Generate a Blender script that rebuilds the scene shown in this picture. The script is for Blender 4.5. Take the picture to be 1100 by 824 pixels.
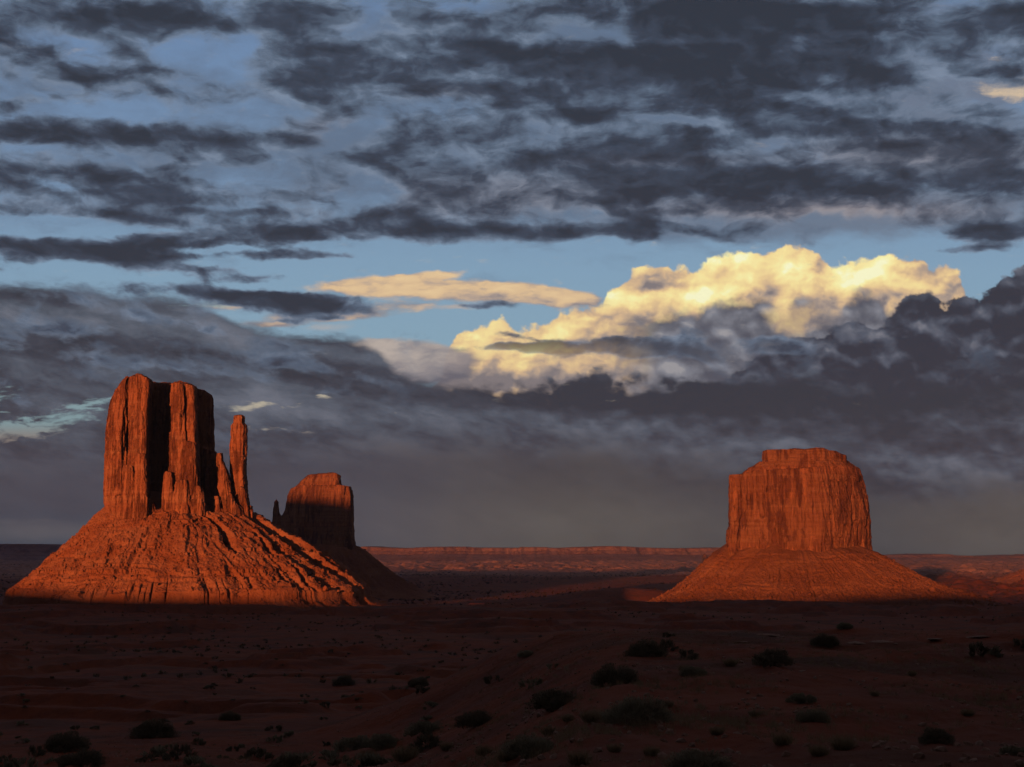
import bpy, math, random
import numpy as np

# ------------------------------------------------------------------ scene, camera
for o in list(bpy.data.objects):
    bpy.data.objects.remove(o, do_unlink=True)
S = bpy.context.scene
COL = S.collection
R = math.radians
FPX = 1320.0                      # focal length in photograph pixels (1100 wide)
HORIZON = 590.0
PITCH = math.atan((HORIZON - 412.0) / FPX)
cam_d = bpy.data.cameras.new('camera')
cam_d.sensor_width = 36.0
cam_d.lens = 36.0 * FPX / 1100.0
cam_d.clip_start = 0.5
cam_d.clip_end = 120000.0
cam = bpy.data.objects.new('camera', cam_d)
COL.objects.link(cam)
cam.location = (0, 0, 0)
cam.rotation_euler = (math.pi / 2 + PITCH, 0, 0)
S.camera = cam
S.render.engine = 'CYCLES'
S.view_settings.view_transform = 'Standard'
S.view_settings.look = 'None'
S.view_settings.exposure = 0.0
S.view_settings.gamma = 1.0
S.view_settings.use_curve_mapping = False
S.cycles.use_denoising = True
S.cycles.max_bounces = 4
S.cycles.diffuse_bounces = 0
S.cycles.glossy_bounces = 1
S.cycles.volume_bounces = 0
S.cycles.use_adaptive_sampling = True
S.cycles.adaptive_threshold = 0.014
S.cycles.adaptive_min_samples = 16


def pix(px, py, Y=1.0):
    """point at forward distance Y that the camera sees at photograph pixel (px, py)"""
    a = (px - 550.0) / FPX
    b = (412.0 - py) / FPX
    c, s = math.cos(PITCH), math.sin(PITCH)
    dy, dz = c - b * s, s + b * c
    return (a * Y / dy, Y, dz * Y / dy)


SUN_EL = R(4.0)
SUN_SIDE = R(22.0)                # the sun stands behind the camera, this far to its left
SUN_COL = (1.0, 0.335, 0.11)
SUN_STR = 3.9


def srgb(r, g, b):
    def f(v):
        v /= 255.0
        return v / 12.92 if v <= 0.04045 else ((v + 0.055) / 1.055) ** 2.4
    return (f(r), f(g), f(b))


# ------------------------------------------------------------------ node expressions
class X:
    """a float socket with arithmetic"""
    nt = None

    def __init__(self, s):
        self.s = s

    @staticmethod
    def m(op, *a, clamp=False):
        n = X.nt.nodes.new('ShaderNodeMath')
        n.operation = op
        n.use_clamp = clamp
        for i, v in enumerate(a):
            if isinstance(v, X):
                X.nt.links.new(v.s, n.inputs[i])
            else:
                n.inputs[i].default_value = v
        return X(n.outputs[0])

    def __add__(s, o): return X.m('ADD', s, o)
    __radd__ = __add__
    def __mul__(s, o): return X.m('MULTIPLY', s, o)
    __rmul__ = __mul__
    def __sub__(s, o): return X.m('SUBTRACT', s, o)
    def __rsub__(s, o): return X.m('SUBTRACT', o, s)
    def __truediv__(s, o): return X.m('DIVIDE', s, o)
    def __rtruediv__(s, o): return X.m('DIVIDE', o, s)
    def clamp(s): return X.m('ADD', s, 0.0, clamp=True)


def sstep(v, a, b, to0=0.0, to1=1.0):
    n = X.nt.nodes.new('ShaderNodeMapRange')
    n.interpolation_type = 'SMOOTHSTEP'
    X.nt.links.new(v.s, n.inputs['Value'])
    n.inputs['From Min'].default_value = a
    n.inputs['From Max'].default_value = b
    n.inputs['To Min'].default_value = to0
    n.inputs['To Max'].default_value = to1
    return X(n.outputs['Result'])


def vec(x, y, z=0.0):
    n = X.nt.nodes.new('ShaderNodeCombineXYZ')
    for i, v in enumerate((x, y, z)):
        if isinstance(v, X):
            X.nt.links.new(v.s, n.inputs[i])
        else:
            n.inputs[i].default_value = v
    return n.outputs[0]


def noise(v, scale=1.0, detail=5.0, rough=0.55, dist=0.0, kind='FBM'):
    n = X.nt.nodes.new('ShaderNodeTexNoise')
    n.noise_type = kind
    X.nt.links.new(v, n.inputs['Vector'])
    n.inputs['Scale'].default_value = scale
    n.inputs['Detail'].default_value = detail
    n.inputs['Roughness'].default_value = rough
    n.inputs['Distortion'].default_value = dist
    return X(n.outputs['Fac'] if 'Fac' in n.outputs else n.outputs[0])


def voro(v, scale=1.0, detail=2.0, rough=0.5, smooth=0.6, rnd=1.0):
    n = X.nt.nodes.new('ShaderNodeTexVoronoi')
    n.feature = 'SMOOTH_F1'
    X.nt.links.new(v, n.inputs['Vector'])
    n.inputs['Scale'].default_value = scale
    n.inputs['Detail'].default_value = detail
    n.inputs['Roughness'].default_value = rough
    n.inputs['Smoothness'].default_value = smooth
    n.inputs['Randomness'].default_value = rnd
    return X(n.outputs['Distance'])


def mixc(f, a, b):
    n = X.nt.nodes.new('ShaderNodeMix')
    n.data_type = 'RGBA'
    if isinstance(f, X):
        X.nt.links.new(f.s, n.inputs[0])
    else:
        n.inputs[0].default_value = f
    for k, v in ((6, a), (7, b)):
        if isinstance(v, tuple):
            n.inputs[k].default_value = (*v, 1)
        else:
            X.nt.links.new(v, n.inputs[k])
    return n.outputs[2]


def rampc(f, stops):
    n = X.nt.nodes.new('ShaderNodeValToRGB')
    X.nt.links.new(f.s, n.inputs[0])
    e = n.color_ramp.elements
    while len(e) < len(stops):
        e.new(0.5)
    for k, (p, c) in enumerate(stops):
        e[k].position = p
        e[k].color = (*c, 1)
    return n.outputs[0]


def curve(v, pts, lo, hi):
    """piecewise curve through pts; v already 0..1; values mapped from lo..hi"""
    n = X.nt.nodes.new('ShaderNodeFloatCurve')
    X.nt.links.new(v.s, n.inputs['Value'])
    c = n.mapping.curves[0]
    pts = sorted(((x, (y - lo) / (hi - lo)) for x, y in pts))
    while len(c.points) < len(pts):
        c.points.new(0.5, 0.5)
    for p, (x, y) in zip(c.points, pts):
        p.location = (x, y)
    n.mapping.update()
    return X(n.outputs['Value']) * (hi - lo) + lo


# ------------------------------------------------------------------ sun
sun_d = bpy.data.lights.new('sun', 'SUN')
sun_d.energy = SUN_STR
sun_d.color = SUN_COL
sun_d.angle = R(0.7)
sun = bpy.data.objects.new('sun', sun_d)
COL.objects.link(sun)
# light travels along +y turned SUN_SIDE towards +x, downwards by SUN_EL
sun.rotation_euler = (math.pi / 2 - SUN_EL, 0, -SUN_SIDE)

# ------------------------------------------------------------------ world: sky and clouds
W = bpy.data.worlds.new("World")
S.world = W
W.use_nodes = True
nt = W.node_tree
nt.nodes.clear()
X.nt = nt
tc = nt.nodes.new('ShaderNodeTexCoord')
sep = nt.nodes.new('ShaderNodeSeparateXYZ')
nt.links.new(tc.outputs['Generated'], sep.inputs[0])
dx, dy, dz = X(sep.outputs[0]), X(sep.outputs[1]), X(sep.outputs[2])
ay = X.m('MAXIMUM', X.m('ABSOLUTE', dy), 0.12)
A = dx / ay * 100.0               # bearing of the eastern sky, 100 = 45 degrees
B = dz / ay * 100.0               # height above the horizon
K = 100.0 / FPX


def AB(px, py):
    p = pix(px, py)
    return p[0] * 100, p[2] * 100


A01 = (A + 46.0) / 92.0


def a01(px, py):
    return (AB(px, py)[0] + 46.0) / 92.0


def topline(pts):
    """height B of a cloud edge given as photograph points"""
    q = [(a01(x, y), AB(x, y)[1]) for x, y in pts]
    q = [(0.0, q[0][1])] + q + [(1.0, q[-1][1])]
    q = [(min(max(x, 0), 1), y) for x, y in q]
    return curve(A01, q, 0.0, 50.0)


def wobble(Ax, Bx, amp, scale, seed, stretch=1.0, detail=3):
    w1 = noise(vec(Ax * 1.0, Bx * stretch, seed), scale, detail) - 0.5
    w2 = noise(vec(Ax * 1.0, Bx * stretch, seed + 7.3), scale, detail) - 0.5
    return Ax + w1 * (2 * amp), Bx + w2 * (2 * amp / max(stretch, 1))


def blobs(Ax, Bx, lst):
    """sum of soft ellipses (px, py, rx, ry, weight[, tilt])"""
    v0 = vec(Ax, Bx, 0.0)
    tot = None
    for b in lst:
        px, py, rx, ry, wgt = b[:5]
        v, sh = v0, 0.0
        if len(b) > 5:                       # a tilted cloud: height sheared along the bearing
            sh = math.tan(R(b[5]))
            v = vec(Ax, Bx + Ax * sh, 0.0)
        cx, cy = AB(px, py)
        cy += cx * sh
        n = X.nt.nodes.new('ShaderNodeVectorMath')
        n.operation = 'MULTIPLY_ADD'
        X.nt.links.new(v, n.inputs[0])
        n.inputs[1].default_value = (1 / (rx * K), 1 / (ry * K), 0)
        n.inputs[2].default_value = (-cx / (rx * K), -cy / (ry * K), 0)
        l = X.nt.nodes.new('ShaderNodeVectorMath')
        l.operation = 'LENGTH'
        X.nt.links.new(n.outputs[0], l.inputs[0])
        g = sstep(X(l.outputs['Value']), 0.0, 1.5, wgt, 0.0)
        tot = g if tot is None else tot + g
    return tot

sky = nt.nodes.new('ShaderNodeTexSky')
sky.sky_type = 'NISHITA'
sky.sun_disc = False
sky.sun_elevation = SUN_EL
sky.sun_rotation = math.pi + SUN_SIDE * 1.0
sky.altitude = 1700
sky.air_density = 1.0
sky.dust_density = 0.6
sky.ozone_density = 2.0
bgm = nt.nodes.new('ShaderNodeVectorMath')
bgm.operation = 'SCALE'
nt.links.new(sky.outputs[0], bgm.inputs[0])
bgm.inputs['Scale'].default_value = 1.0
SKYBG = 0.10                       # strength of the world Background
skyc = bgm.outputs[0]


def cc(r, g, b):
    """cloud colour as seen, before the Background strength"""
    return tuple(v / SKYBG for v in srgb(r, g, b))


# clear blue between the clouds: the sky texture lifted by high thin haze
clear = rampc((B / 46.0).clamp(), [(0.0, cc(150, 165, 172)), (0.35, cc(142, 174, 194)), (0.50, cc(136, 168, 194)), (0.65, cc(124, 152, 184)),
                                    (1.0, cc(112, 140, 178))])
col = mixc(0.88, skyc, clear)


def back(c):
    n = nt.nodes.new('ShaderNodeBackground')
    if isinstance(c, tuple):
        n.inputs['Color'].default_value = (*c, 1)
    else:
        nt.links.new(c, n.inputs['Color'])
    n.inputs['Strength'].default_value = SKYBG
    return n.outputs[0]


def over(fac, under, top):
    """a nearer layer of cloud over the sky behind it"""
    n = nt.nodes.new('ShaderNodeMixShader')
    nt.links.new(fac.s, n.inputs[0])
    nt.links.new(under, n.inputs[1])
    nt.links.new(top, n.inputs[2])
    return n.outputs[0]



# high thin veil
Aw, Bw = wobble(A, B, 1.5, 0.25, 3.1, 2.0)
veil_n = noise(vec(Aw * 0.6, Bw * 1.6, 11.0), 0.22, 6, 0.6)
veil = blobs(A, B, [(720, 60, 320, 90, .75), (640, 180, 300, 60, .6), (470, 60, 160, 60, .5), (1000, 170, 150, 50, .4), (820, 350, 420, 60, -.5), (420, 330, 120, 20, -.3), (60, 90, 130, 26, .45), (20, 60, 70, 14, .5), (330, 140, 120, 60, .3), (500, 200, 200, 60, .5), (870, 120, 240, 60, .35),
                    (980, 90, 160, 60, .4), (860, 235, 220, 26, .7), (700, 240, 90, 18, .4), (1000, 200, 180, 40, .6), (420, 320, 150, 20, .5, -6),
                    (220, 210, 120, 60, .35), (160, 165, 200, 30, .3)])
va = sstep(veil + (veil_n - 0.5) * 2.0 + sstep(B, 22, 30) * 0.25, 0.05, 0.9)
col = mixc(va * 0.80, col, mixc(sstep(A, 5, 40), cc(94, 110, 132), cc(108, 116, 132)))
# small touches where the low sun still reaches high wisps
wisp = blobs(Aw, Bw, [(1085, 100, 40, 15, 1.0, 8), (1068, 64, 20, 6, .85), (12, 51, 40, 8, .85, 8), (78, 55, 22, 7, .6), (1095, 82, 30, 8, .7)])
wa = sstep(wisp + (noise(vec(Aw, Bw * 2.5, 2.0), 0.45, 6, 0.62) - 0.5) * 2.4, 0.25, 1.25)
col = mixc(wa * 0.8, col, mixc(sstep(A, -10, 10), cc(178, 170, 165), cc(226, 200, 165)))
SKY = back(col)

# ---- sunlit cumulus, far off behind the dark bank
Ag, Bg = wobble(A, B, 0.55, 0.55, 21.0)


def billow(Ax, Bx, seed, sc=0.40):
    a = voro(vec(Ax, Bx * 1.25, seed), sc, 3.0, 0.42, 0.9)
    return 1.0 - a


def puffs(Ax, Bx, seed, sc, dA, dB):
    h0 = billow(Ax, Bx, seed, sc)
    h1 = billow(Ax + dA, Bx + dB, seed, sc)
    return h0, h0 - h1


g0, gs = puffs(Ag, Bg, 4.0, 0.30, -0.45, 0.6)
gtop = topline([(330, 470), (440, 414), (468, 400), (480, 376), (489, 350), (499, 338), (520, 333), (560, 337), (610, 325), (645, 322), (652, 308), (672, 300),
                (683, 291), (700, 287), (718, 274), (735, 271), (752, 281), (772, 276), (795, 268), (812, 262), (838, 259), (868, 260),
                (885, 266), (900, 274), (925, 270), (948, 265), (975, 268), (1000, 277), (1016, 281), (1027, 289), (1034, 300), (1044, 322), (1070, 390)])
gd = (gtop - Bg) + 0.55 + (noise(vec(A, B, 77.0), 0.25, 4) - 0.5) * 1.6 + (g0 - 0.62) * 3.0 + (noise(vec(A, B, 8.0), 1.6, 4) - 0.5) * 0.9
ga = sstep(gd, -0.15, 0.35)
# light on the cloud: brightest on its upper left shoulders, peach in the folds and to the left
glow = blobs(Ag, Bg, [(790, 305, 90, 40, .50), (720, 320, 60, 18, .40), (662, 320, 34, 14, .6), (850, 285, 60, 26, .36), (838, 296, 30, 20, .18), (905, 305, 20, 20, .40),
                      (945, 290, 40, 22, .55), (915, 290, 60, 30, .20), (760, 275, 60, 16, .35), (845, 320, 70, 10, -.15), (825, 300, 14, 30, -.38, 15), (880, 290, 12, 20, -.3), (570, 360, 130, 40, .42), (510, 345, 40, 16, .12), (1000, 300, 40, 30, .12),
                      (700, 308, 46, 7, -.45, -3), (560, 408, 150, 12, -.25), (660, 375, 50, 14, -.2), (455, 405, 60, 24, -.35), (975, 290, 30, 5, -.25)])
gn = noise(vec(Ag, Bg * 1.8, 5.0), 0.5, 6, 0.55) - 0.5
g2, gs2 = puffs(Ag, Bg, 6.0, 0.85, -0.2, 0.28)
gl = glow * 1.0 + 0.26 + gs * 0.75 + gs2 * 0.30 + gn * 0.35 + 0.04 + (g0 - 0.6) * 0.30
goldc = rampc(gl.clamp(), [(0.0, cc(132, 124, 126)), (0.16, cc(172, 154, 142)), (0.32, cc(214, 182, 146)), (0.50, cc(240, 208, 152)),
                           (0.70, cc(252, 230, 162)), (0.88, cc(255, 246, 178)), (1.0, cc(255, 253, 208))])
SKY = over(ga, SKY, back(goldc))

# ---- flat peach streaks to its left
Ap, Bp = wobble(A, B, 0.9, 0.35, 31.0, 2.2)
pn = noise(vec(Ap, Bp * 3.2, 9.0), 0.32, 6, 0.55) - 0.5
peach = blobs(Ap, Bp, [(400, 309, 66, 9.5, 1.0), (500, 311, 120, 12, 1.25, 3), (585, 318, 60, 9, .9, 4), (465, 295, 40, 5, .75, -6), (350, 338, 70, 7, .85),
                       (300, 348, 60, 6, .5), (430, 328, 70, 9, .45), (620, 326, 40, 9, .5), (245, 329, 36, 5, .5)])
pa = sstep(peach + pn * 0.9, 0.12, 0.55)
pl = peach * 0.30 + pn * 2.3 + (Bp - AB(0, 318)[1]) * 0.16 + 0.2
peachc = rampc(pl.clamp(), [(0.0, cc(146, 138, 140)), (0.3, cc(190, 168, 150)), (0.6, cc(224, 192, 152)), (1.0, cc(236, 206, 160))])
SKY = over(pa, SKY, back(peachc))
cream = blobs(Ap, Bp, [(475, 392, 50, 22, 1.0), (430, 385, 70, 22, 1.2), (395, 375, 50, 12, .8), (345, 352, 50, 9, .6), (480, 330, 80, 6, .6), (400, 400, 90, 22, .9)])
ca = sstep(cream + pn * 0.7, 0.3, 0.9)
cn = noise(vec(Ag * 0.7, Bg * 2.0, 44.0), 0.5, 5) - 0.5
SKY = over(ca * 0.95, SKY, back(rampc((cream * 0.3 + cn * 1.4 + (B - AB(0, 388)[1]) * 0.28 + 0.15).clamp(),
                                 [(0, cc(106, 104, 114)), (0.5, cc(146, 138, 140)), (1, cc(190, 176, 166))])))

# ---- grey shoulders in front of the bright cumulus
m0, ms = puffs(Ag + 13.0, Bg, 14.0, 0.46, 0.35, 0.8)
soft = noise(vec(Ag * 0.6, Bg * 1.3, 17.0), 0.28, 6, 0.6) - 0.5
mtop = topline([(500, 430), (560, 404), (600, 396), (632, 378), (645, 356), (655, 342), (668, 335), (700, 332), (740, 326), (772, 318), (800, 314), (826, 316), (842, 326), (853, 318), (870, 318),
                (888, 326), (902, 334), (908, 318), (920, 309), (932, 307), (943, 313), (950, 326), (965, 332), (1100, 332)])
md = (mtop - B) + (m0 - 0.62) * 1.5 + (noise(vec(A, B, 28.0), 1.5, 4) - 0.5) * 0.9
ma = sstep(md, -0.4, 0.9) * sstep(Ag, AB(640, 350)[0], AB(715, 350)[0])
thin = sstep(blobs(Ag, Bg, [(872, 342, 45, 20, 1.0), (845, 350, 30, 22, .6), (690, 338, 40, 10, .5), (830, 330, 30, 14, .4)]) + soft * 0.9, 0.35, 1.0, 1.0, 0.35)
ml = md * 0.03 + ms * 0.9 + (m0 - 0.6) * 0.35 + soft * 1.1 + 0.40
mcol = rampc(ml.clamp(), [(0.0, cc(84, 86, 98)), (0.35, cc(104, 106, 116)), (0.7, cc(128, 130, 140)), (1.0, cc(158, 156, 160))])
SKY = over(ma * thin, SKY, back(mcol))

# ---- dark towers of the storm bank on the right
d0, ds = puffs(Ag - 9.0, Bg, 24.0, 0.50, 0.3, 0.8)
dtop = topline([(700, 430), (790, 392), (820, 372), (846, 356), (880, 349), (898, 342), (915, 337), (932, 342), (936, 346), (948, 338), (958, 327), (968, 316), (984, 307), (1001, 308), (1012, 316),
                (1030, 308), (1048, 313), (1060, 300), (1078, 293), (1090, 286), (1100, 283)])
dd = (dtop - B) + (d0 - 0.62) * 1.8 + (noise(vec(A, B, 38.0), 1.7, 4) - 0.5) * 0.8
da = sstep(dd, -0.08, 0.28)
dl = ds * 1.0 + (d0 - 0.6) * 0.6 + soft * 1.2 + 0.56 - sstep(dd, 0.0, 2.0) * 0.14 - sstep(dd, 0.5, 6.5) * 0.26
dcol = rampc(dl.clamp(), [(0.0, cc(53, 56, 67)), (0.25, cc(65, 70, 83)), (0.55, cc(84, 90, 104)), (1.0, cc(122, 124, 134))])
SKY = over(da, SKY, back(dcol))

# ---- slate sheet over the left half, sloping down to the right
As, Bs = wobble(A, B, 1.3, 0.22, 51.0, 2.5, 4)
sheet_top = topline([(0, 299), (60, 304), (120, 312), (200, 318), (240, 336), (300, 352), (345, 354), (395, 368), (430, 396), (480, 410), (530, 408),
                     (600, 402), (632, 388), (655, 394), (700, 396), (750, 392), (800, 398), (850, 392), (900, 400), (1100, 396)])
# texture follows the slope of the sheet
slope = sstep(A, 0, 25, 0.40, 0.05)
sn = noise(vec(As * 0.75 + Bs * 0.3, Bs * 2.0 + As * slope, 61.0), 0.20, 9, 0.60) - 0.5
sn2 = noise(vec(As * 0.8, Bs * 1.9 + As * 0.25, 67.0), 0.60, 7, 0.68) - 0.5
sd = (sheet_top - Bs) + sn * 2.0 + sn2 * 1.2 + (d0 - 0.62) * sstep(A, -8, 4, 0.0, 2.4)
sa = sstep(sd, -0.25, 0.8)
sbl = blobs(As, Bs, [(60, 345, 90, 16, .35), (200, 345, 120, 20, .25, 14), (150, 375, 140, 12, -.20, 8), (60, 398, 130, 10, -.05), (300, 395, 150, 16, -.15, 12), (330, 372, 110, 8, .2, 12), (500, 440, 140, 12, .12, 4), (430, 425, 80, 14, -.12, 14),
                     (330, 440, 120, 16, .25, 6), (400, 450, 150, 14, .12), (120, 440, 80, 14, .1), (60, 485, 130, 16, -.15), (250, 500, 160, 20, -.12),
                     (560, 418, 110, 20, -.25), (700, 425, 180, 24, -.42), (900, 425, 260, 32, -.48), (1040, 400, 120, 24, -.3), (730, 400, 60, 9, .15), (620, 455, 130, 12, .05), (1000, 470, 120, 16, -.25),
                     (870, 545, 200, 30, -.05), (600, 560, 220, 40, .14), (1060, 560, 120, 40, .12), (1050, 505, 80, 14, .12), (0, 540, 130, 60, -.02), (470, 365, 60, 8, .1)])
sl = sbl * 1.30 + sn * 1.9 + sn2 * 0.8 + 0.45 + ds * sstep(A, -8, 4, 0.0, 0.5)
scol = rampc(sl.clamp(), [(0.0, cc(52, 56, 66)), (0.3, cc(64, 69, 81)), (0.6, cc(82, 90, 103)), (1.0, cc(108, 114, 127))])
SKY = over(sa, SKY, back(scol))
# rents in the sheet that show the pale sky far behind
rent = blobs(As, Bs, [(60, 450, 85, 12, .75, -12), (25, 464, 70, 10, .70, -5), (92, 433, 40, 7, .70, -12), (8, 424, 26, 10, .8), (10, 445, 40, 6, .4), (285, 437, 46, 6, .72), (258, 440, 20, 4, .5),
                      (300, 461, 46, 5, .62, 3), (348, 428, 14, 5, .7), (20, 560, 70, 4, .75), (225, 327, 40, 4.5, .9), (35, 402, 60, 4, .3, 4)])
rn = noise(vec(As, Bs * 3.5, 71.0), 0.55, 6, 0.6) - 0.5
ra = sstep(rent + rn * 2.6, 0.40, 1.05)
rcol = mixc(sstep(B, AB(0, 475)[1], AB(0, 450)[1]), cc(150, 140, 132), mixc(sstep(A, -26, -22), cc(140, 170, 176), cc(196, 186, 164)))
SKY = over(ra * 0.85, SKY, back(rcol))

# ---- rain and murk below the bank
base = topline([(0, 485), (200, 490), (400, 470), (520, 468), (640, 472), (760, 488), (900, 500), (1000, 510), (1100, 505)])
mur = sstep((base - B) + sn * 5.5 + sn2 * 1.4, -0.9, 3.2)
curt = noise(vec(A * 1.0 - B * 0.12, B * 0.10, 81.0), 0.30, 3, 0.5) - 0.5
mn = blobs(A, B, [(600, 570, 260, 60, .50), (1070, 570, 130, 60, .45), (420, 480, 180, 16, .2), (860, 520, 220, 30, -.18), (60, 540, 200, 50, -.0), (40, 572, 160, 14, .45),
                  (980, 520, 160, 12, -.12)]) + curt * 0.22 + sn * 0.28 + 0.30
mcl = mixc(sstep(A, -20, 6), rampc(mn.clamp(), [(0, cc(64, 65, 77)), (0.4, cc(74, 76, 87)), (1, cc(108, 102, 104))]),
           rampc(mn.clamp(), [(0, cc(62, 62, 67)), (0.4, cc(74, 73, 75)), (1, cc(98, 93, 86))]))
SKY = over(mur * 0.92, SKY, back(mcl))

# ---- broken dark stratocumulus overhead
# cells grow towards the zenith, flattened by perspective
Pk = B + 60.0
Pu = A / Pk * 15.0
Pv = X.m('LOGARITHM', Pk, math.e) * 27.0
Pu, Pv = wobble(Pu, Pv, 0.30, 1.1, 91.0, 1.0, 3)
uv = vec(Pu, Pv, 95.0)
un = noise(uv, 1.0, 9, 0.56, 0.10) - 0.5
un2 = noise(vec(Pu, Pv * 0.8, 97.5), 3.2, 5, 0.65) - 0.5
Au, Bu = wobble(A, B, 1.1, 0.30, 101.0, 1.6, 4)
ub = blobs(Au, Bu, [(70, 352, 110, 8, .5, 6), (210, 352, 130, 9, .8, 12), (120, 388, 140, 8, .5, 8), (330, 392, 150, 10, .9, 12), (60, 420, 120, 8, -.6), (60, 452, 110, 24, -1.0), (300, 440, 70, 14, -.7), (280, 420, 120, 8, -.5, 10), (1088, 102, 46, 20, -1.3, 8), (1064, 64, 34, 12, -.7), (1030, 290, 80, 12, -.6), (330, 100, 110, 30, .35), (120, 80, 120, 20, .25), (400, 180, 60, 40, .3), (250, 200, 120, 30, .2), (760, 60, 300, 80, .35), (700, 190, 260, 40, .2), (840, 375, 50, 12, .8), 
    (80, 22, 150, 26, 1.0), (175, 14, 60, 16, .5), (140, 55, 60, 14, .35, 20), (45, 56, 26, 8, .8), (165, 88, 40, 16, .5, 55), (210, 22, 20, 10, .5), (230, 62, 70, 34, -.9),
    (60, 95, 110, 12, -.25), (100, 118, 90, 9, -.5), (40, 106, 34, 6, .6), (80, 84, 50, 5, .5), (12, 115, 26, 9, .7),
    (90, 142, 150, 15, 1.1, 3), (40, 158, 40, 6, -.75), (20, 182, 70, 12, .9), (140, 182, 60, 10, .4), (110, 195, 60, 18, .7, 12), (170, 205, 70, 22, .85), (230, 165, 90, 16, .45), (300, 152, 70, 10, .5),
    (75, 200, 40, 6, -.5), (140, 176, 30, 5, -.6, 40), (230, 186, 60, 8, -.7), (330, 62, 130, 46, .85), (300, 20, 90, 18, .8), (250, 2, 60, 8, .5), (265, 48, 16, 16, -.6),
    (310, 118, 60, 11, -.55), (375, 142, 70, 18, -.75, -20), (300, 145, 36, 8, .5), (360, 130, 40, 20, .5, -25), (330, 190, 110, 18, -.45), (410, 118, 30, 8, -.4),
    (480, 96, 70, 12, .95), (530, 60, 120, 46, .75), (430, 165, 50, 12, .8), (490, 150, 70, 22, .75), (510, 10, 40, 12, -.45), (640, 30, 60, 24, -.75), (590, 20, 40, 10, -.2),
    (620, 52, 60, 18, -.25), (780, 18, 170, 24, 1.15), (730, 72, 190, 24, 1.0), (870, 60, 90, 50, .7), (860, 110, 30, 20, .3), (600, 125, 80, 10, .5), (740, 108, 90, 10, .6), (1070, 24, 50, 22, .9),
    (960, 84, 50, 18, .7), (920, 32, 70, 8, .3), (930, 104, 80, 13, -.85, -4), (900, 84, 34, 8, -.6), (1010, 72, 70, 26, -.45), (1040, 6, 50, 9, -.4), (945, 34, 60, 6, -.55), (850, 55, 20, 14, -.5),
    (720, 127, 60, 6, -.85, 3), (640, 112, 60, 8, -.35), (825, 155, 34, 8, -1.0), (910, 150, 50, 9, -.6), (900, 122, 60, 8, .4, 10), (700, 152, 110, 10, .55), (760, 165, 40, 5, -.5), (650, 168, 130, 16, .5),
    (750, 138, 40, 6, .5), (870, 140, 60, 12, .75), (960, 135, 60, 8, .4), (1050, 120, 60, 12, .5), (840, 196, 240, 18, 1.05), (700, 200, 60, 16, .6), (1010, 160, 140, 24, .65), (1060, 190, 100, 20, .6),
    (560, 180, 150, 18, .55), (520, 215, 110, 16, .75), (440, 235, 60, 22, .75, 10), (500, 245, 70, 15, .6), (525, 246, 26, 9, .5), (810, 222, 110, 9, .6),
    (470, 248, 12, 10, -.5), (595, 250, 44, 11, 1.35), (565, 238, 20, 5, -.3), (700, 246, 60, 10, 1.1), (665, 225, 26, 6, .8), (690, 232, 50, 6, .8, 10), (640, 228, 40, 8, -.5),
    (720, 228, 40, 5, .7), (600, 275, 260, 18, -1.2), (1065, 250, 56, 12, 1.7, -5), (1045, 268, 50, 6, 1.5, -5), (970, 256, 80, 14, -1.2), (900, 240, 120, 9, -.2), (1000, 290, 120, 14, -.9), (1080, 222, 60, 8, -.3),
    (210, 222, 50, 5, -.5), (20, 222, 60, 10, .5), (30, 245, 90, 11, -1.1), (100, 228, 60, 6, .3), (150, 234, 60, 7, .9, 6), (170, 215, 60, 14, .6), (110, 246, 60, 5, -.6),
    (60, 270, 140, 12, 1.4, 2), (210, 256, 130, 11, 1.2, -3), (330, 246, 55, 15, 1.15), (300, 228, 60, 6, .5), (330, 273, 60, 7, 1.1), (240, 268, 60, 4, -.7), (375, 262, 60, 7, -.8), (180, 286, 80, 8, 1.0, 4),
    (60, 296, 70, 6, -1.1), (240, 282, 60, 6, -.9), (250, 300, 50, 6, .7), (290, 298, 40, 5, .5), (170, 300, 60, 4, -.4), (260, 312, 60, 4, -.3), (325, 326, 80, 14, 2.2, 4), (270, 320, 50, 9, .9), (210, 312, 90, 8, .9, 6), (370, 285, 80, 9, -.9), (400, 215, 60, 12, -.6),
    (660, 372, 90, 10, 2.1, -1), (570, 374, 80, 5.5, 1.7), (720, 377, 50, 6, 1.2), (555, 362, 36, 3.5, 1.1, 6), (770, 392, 34, 14, 1.3, 40), (840, 368, 60, 12, 1.4), (515, 326, 40, 6.5, 1.35, 1), (508, 329, 30, 4, .5), (352, 341, 26, 3.5, 1.0), (310, 345, 26, 3.5, .9),
    (420, 290, 130, 12, -.6), (590, 324, 12, 3.5, 1.1), (510, 365, 30, 4, .6), (950, 275, 260, 14, -.9),
    (560, 340, 260, 34, -.6), (900, 315, 260, 34, -1.3), (860, 369, 60, 40, -.3), (500, 305, 260, 16, -.9), (960, 350, 140, 40, -.9),
])
fade = X.m('MAXIMUM', sstep(B, AB(0, 420)[1], AB(0, 350)[1]), sstep(B, AB(0, 520)[1], AB(0, 440)[1]) * sstep(A, AB(470, 400)[0], AB(380, 400)[0]) * 0.85)
cover = sstep(B, AB(0, 330)[1], AB(0, 235)[1], 0.0, 0.42) + sstep(A, -8, 10) * sstep(B, AB(0, 260)[1], AB(0, 200)[1]) * 0.34
ud = ub * 0.95 + un * 3.6 + un2 * 1.0 + cover - 0.04
ua = sstep(ud, -0.05, 0.70) * fade * sstep(ud, 0.2, 1.0, 0.86, 1.0)
ushade = noise(vec(Pu + 0.10, Pv + 0.22, 95.0), 1.0, 6, 0.56, 0.10) - 0.5
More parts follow.
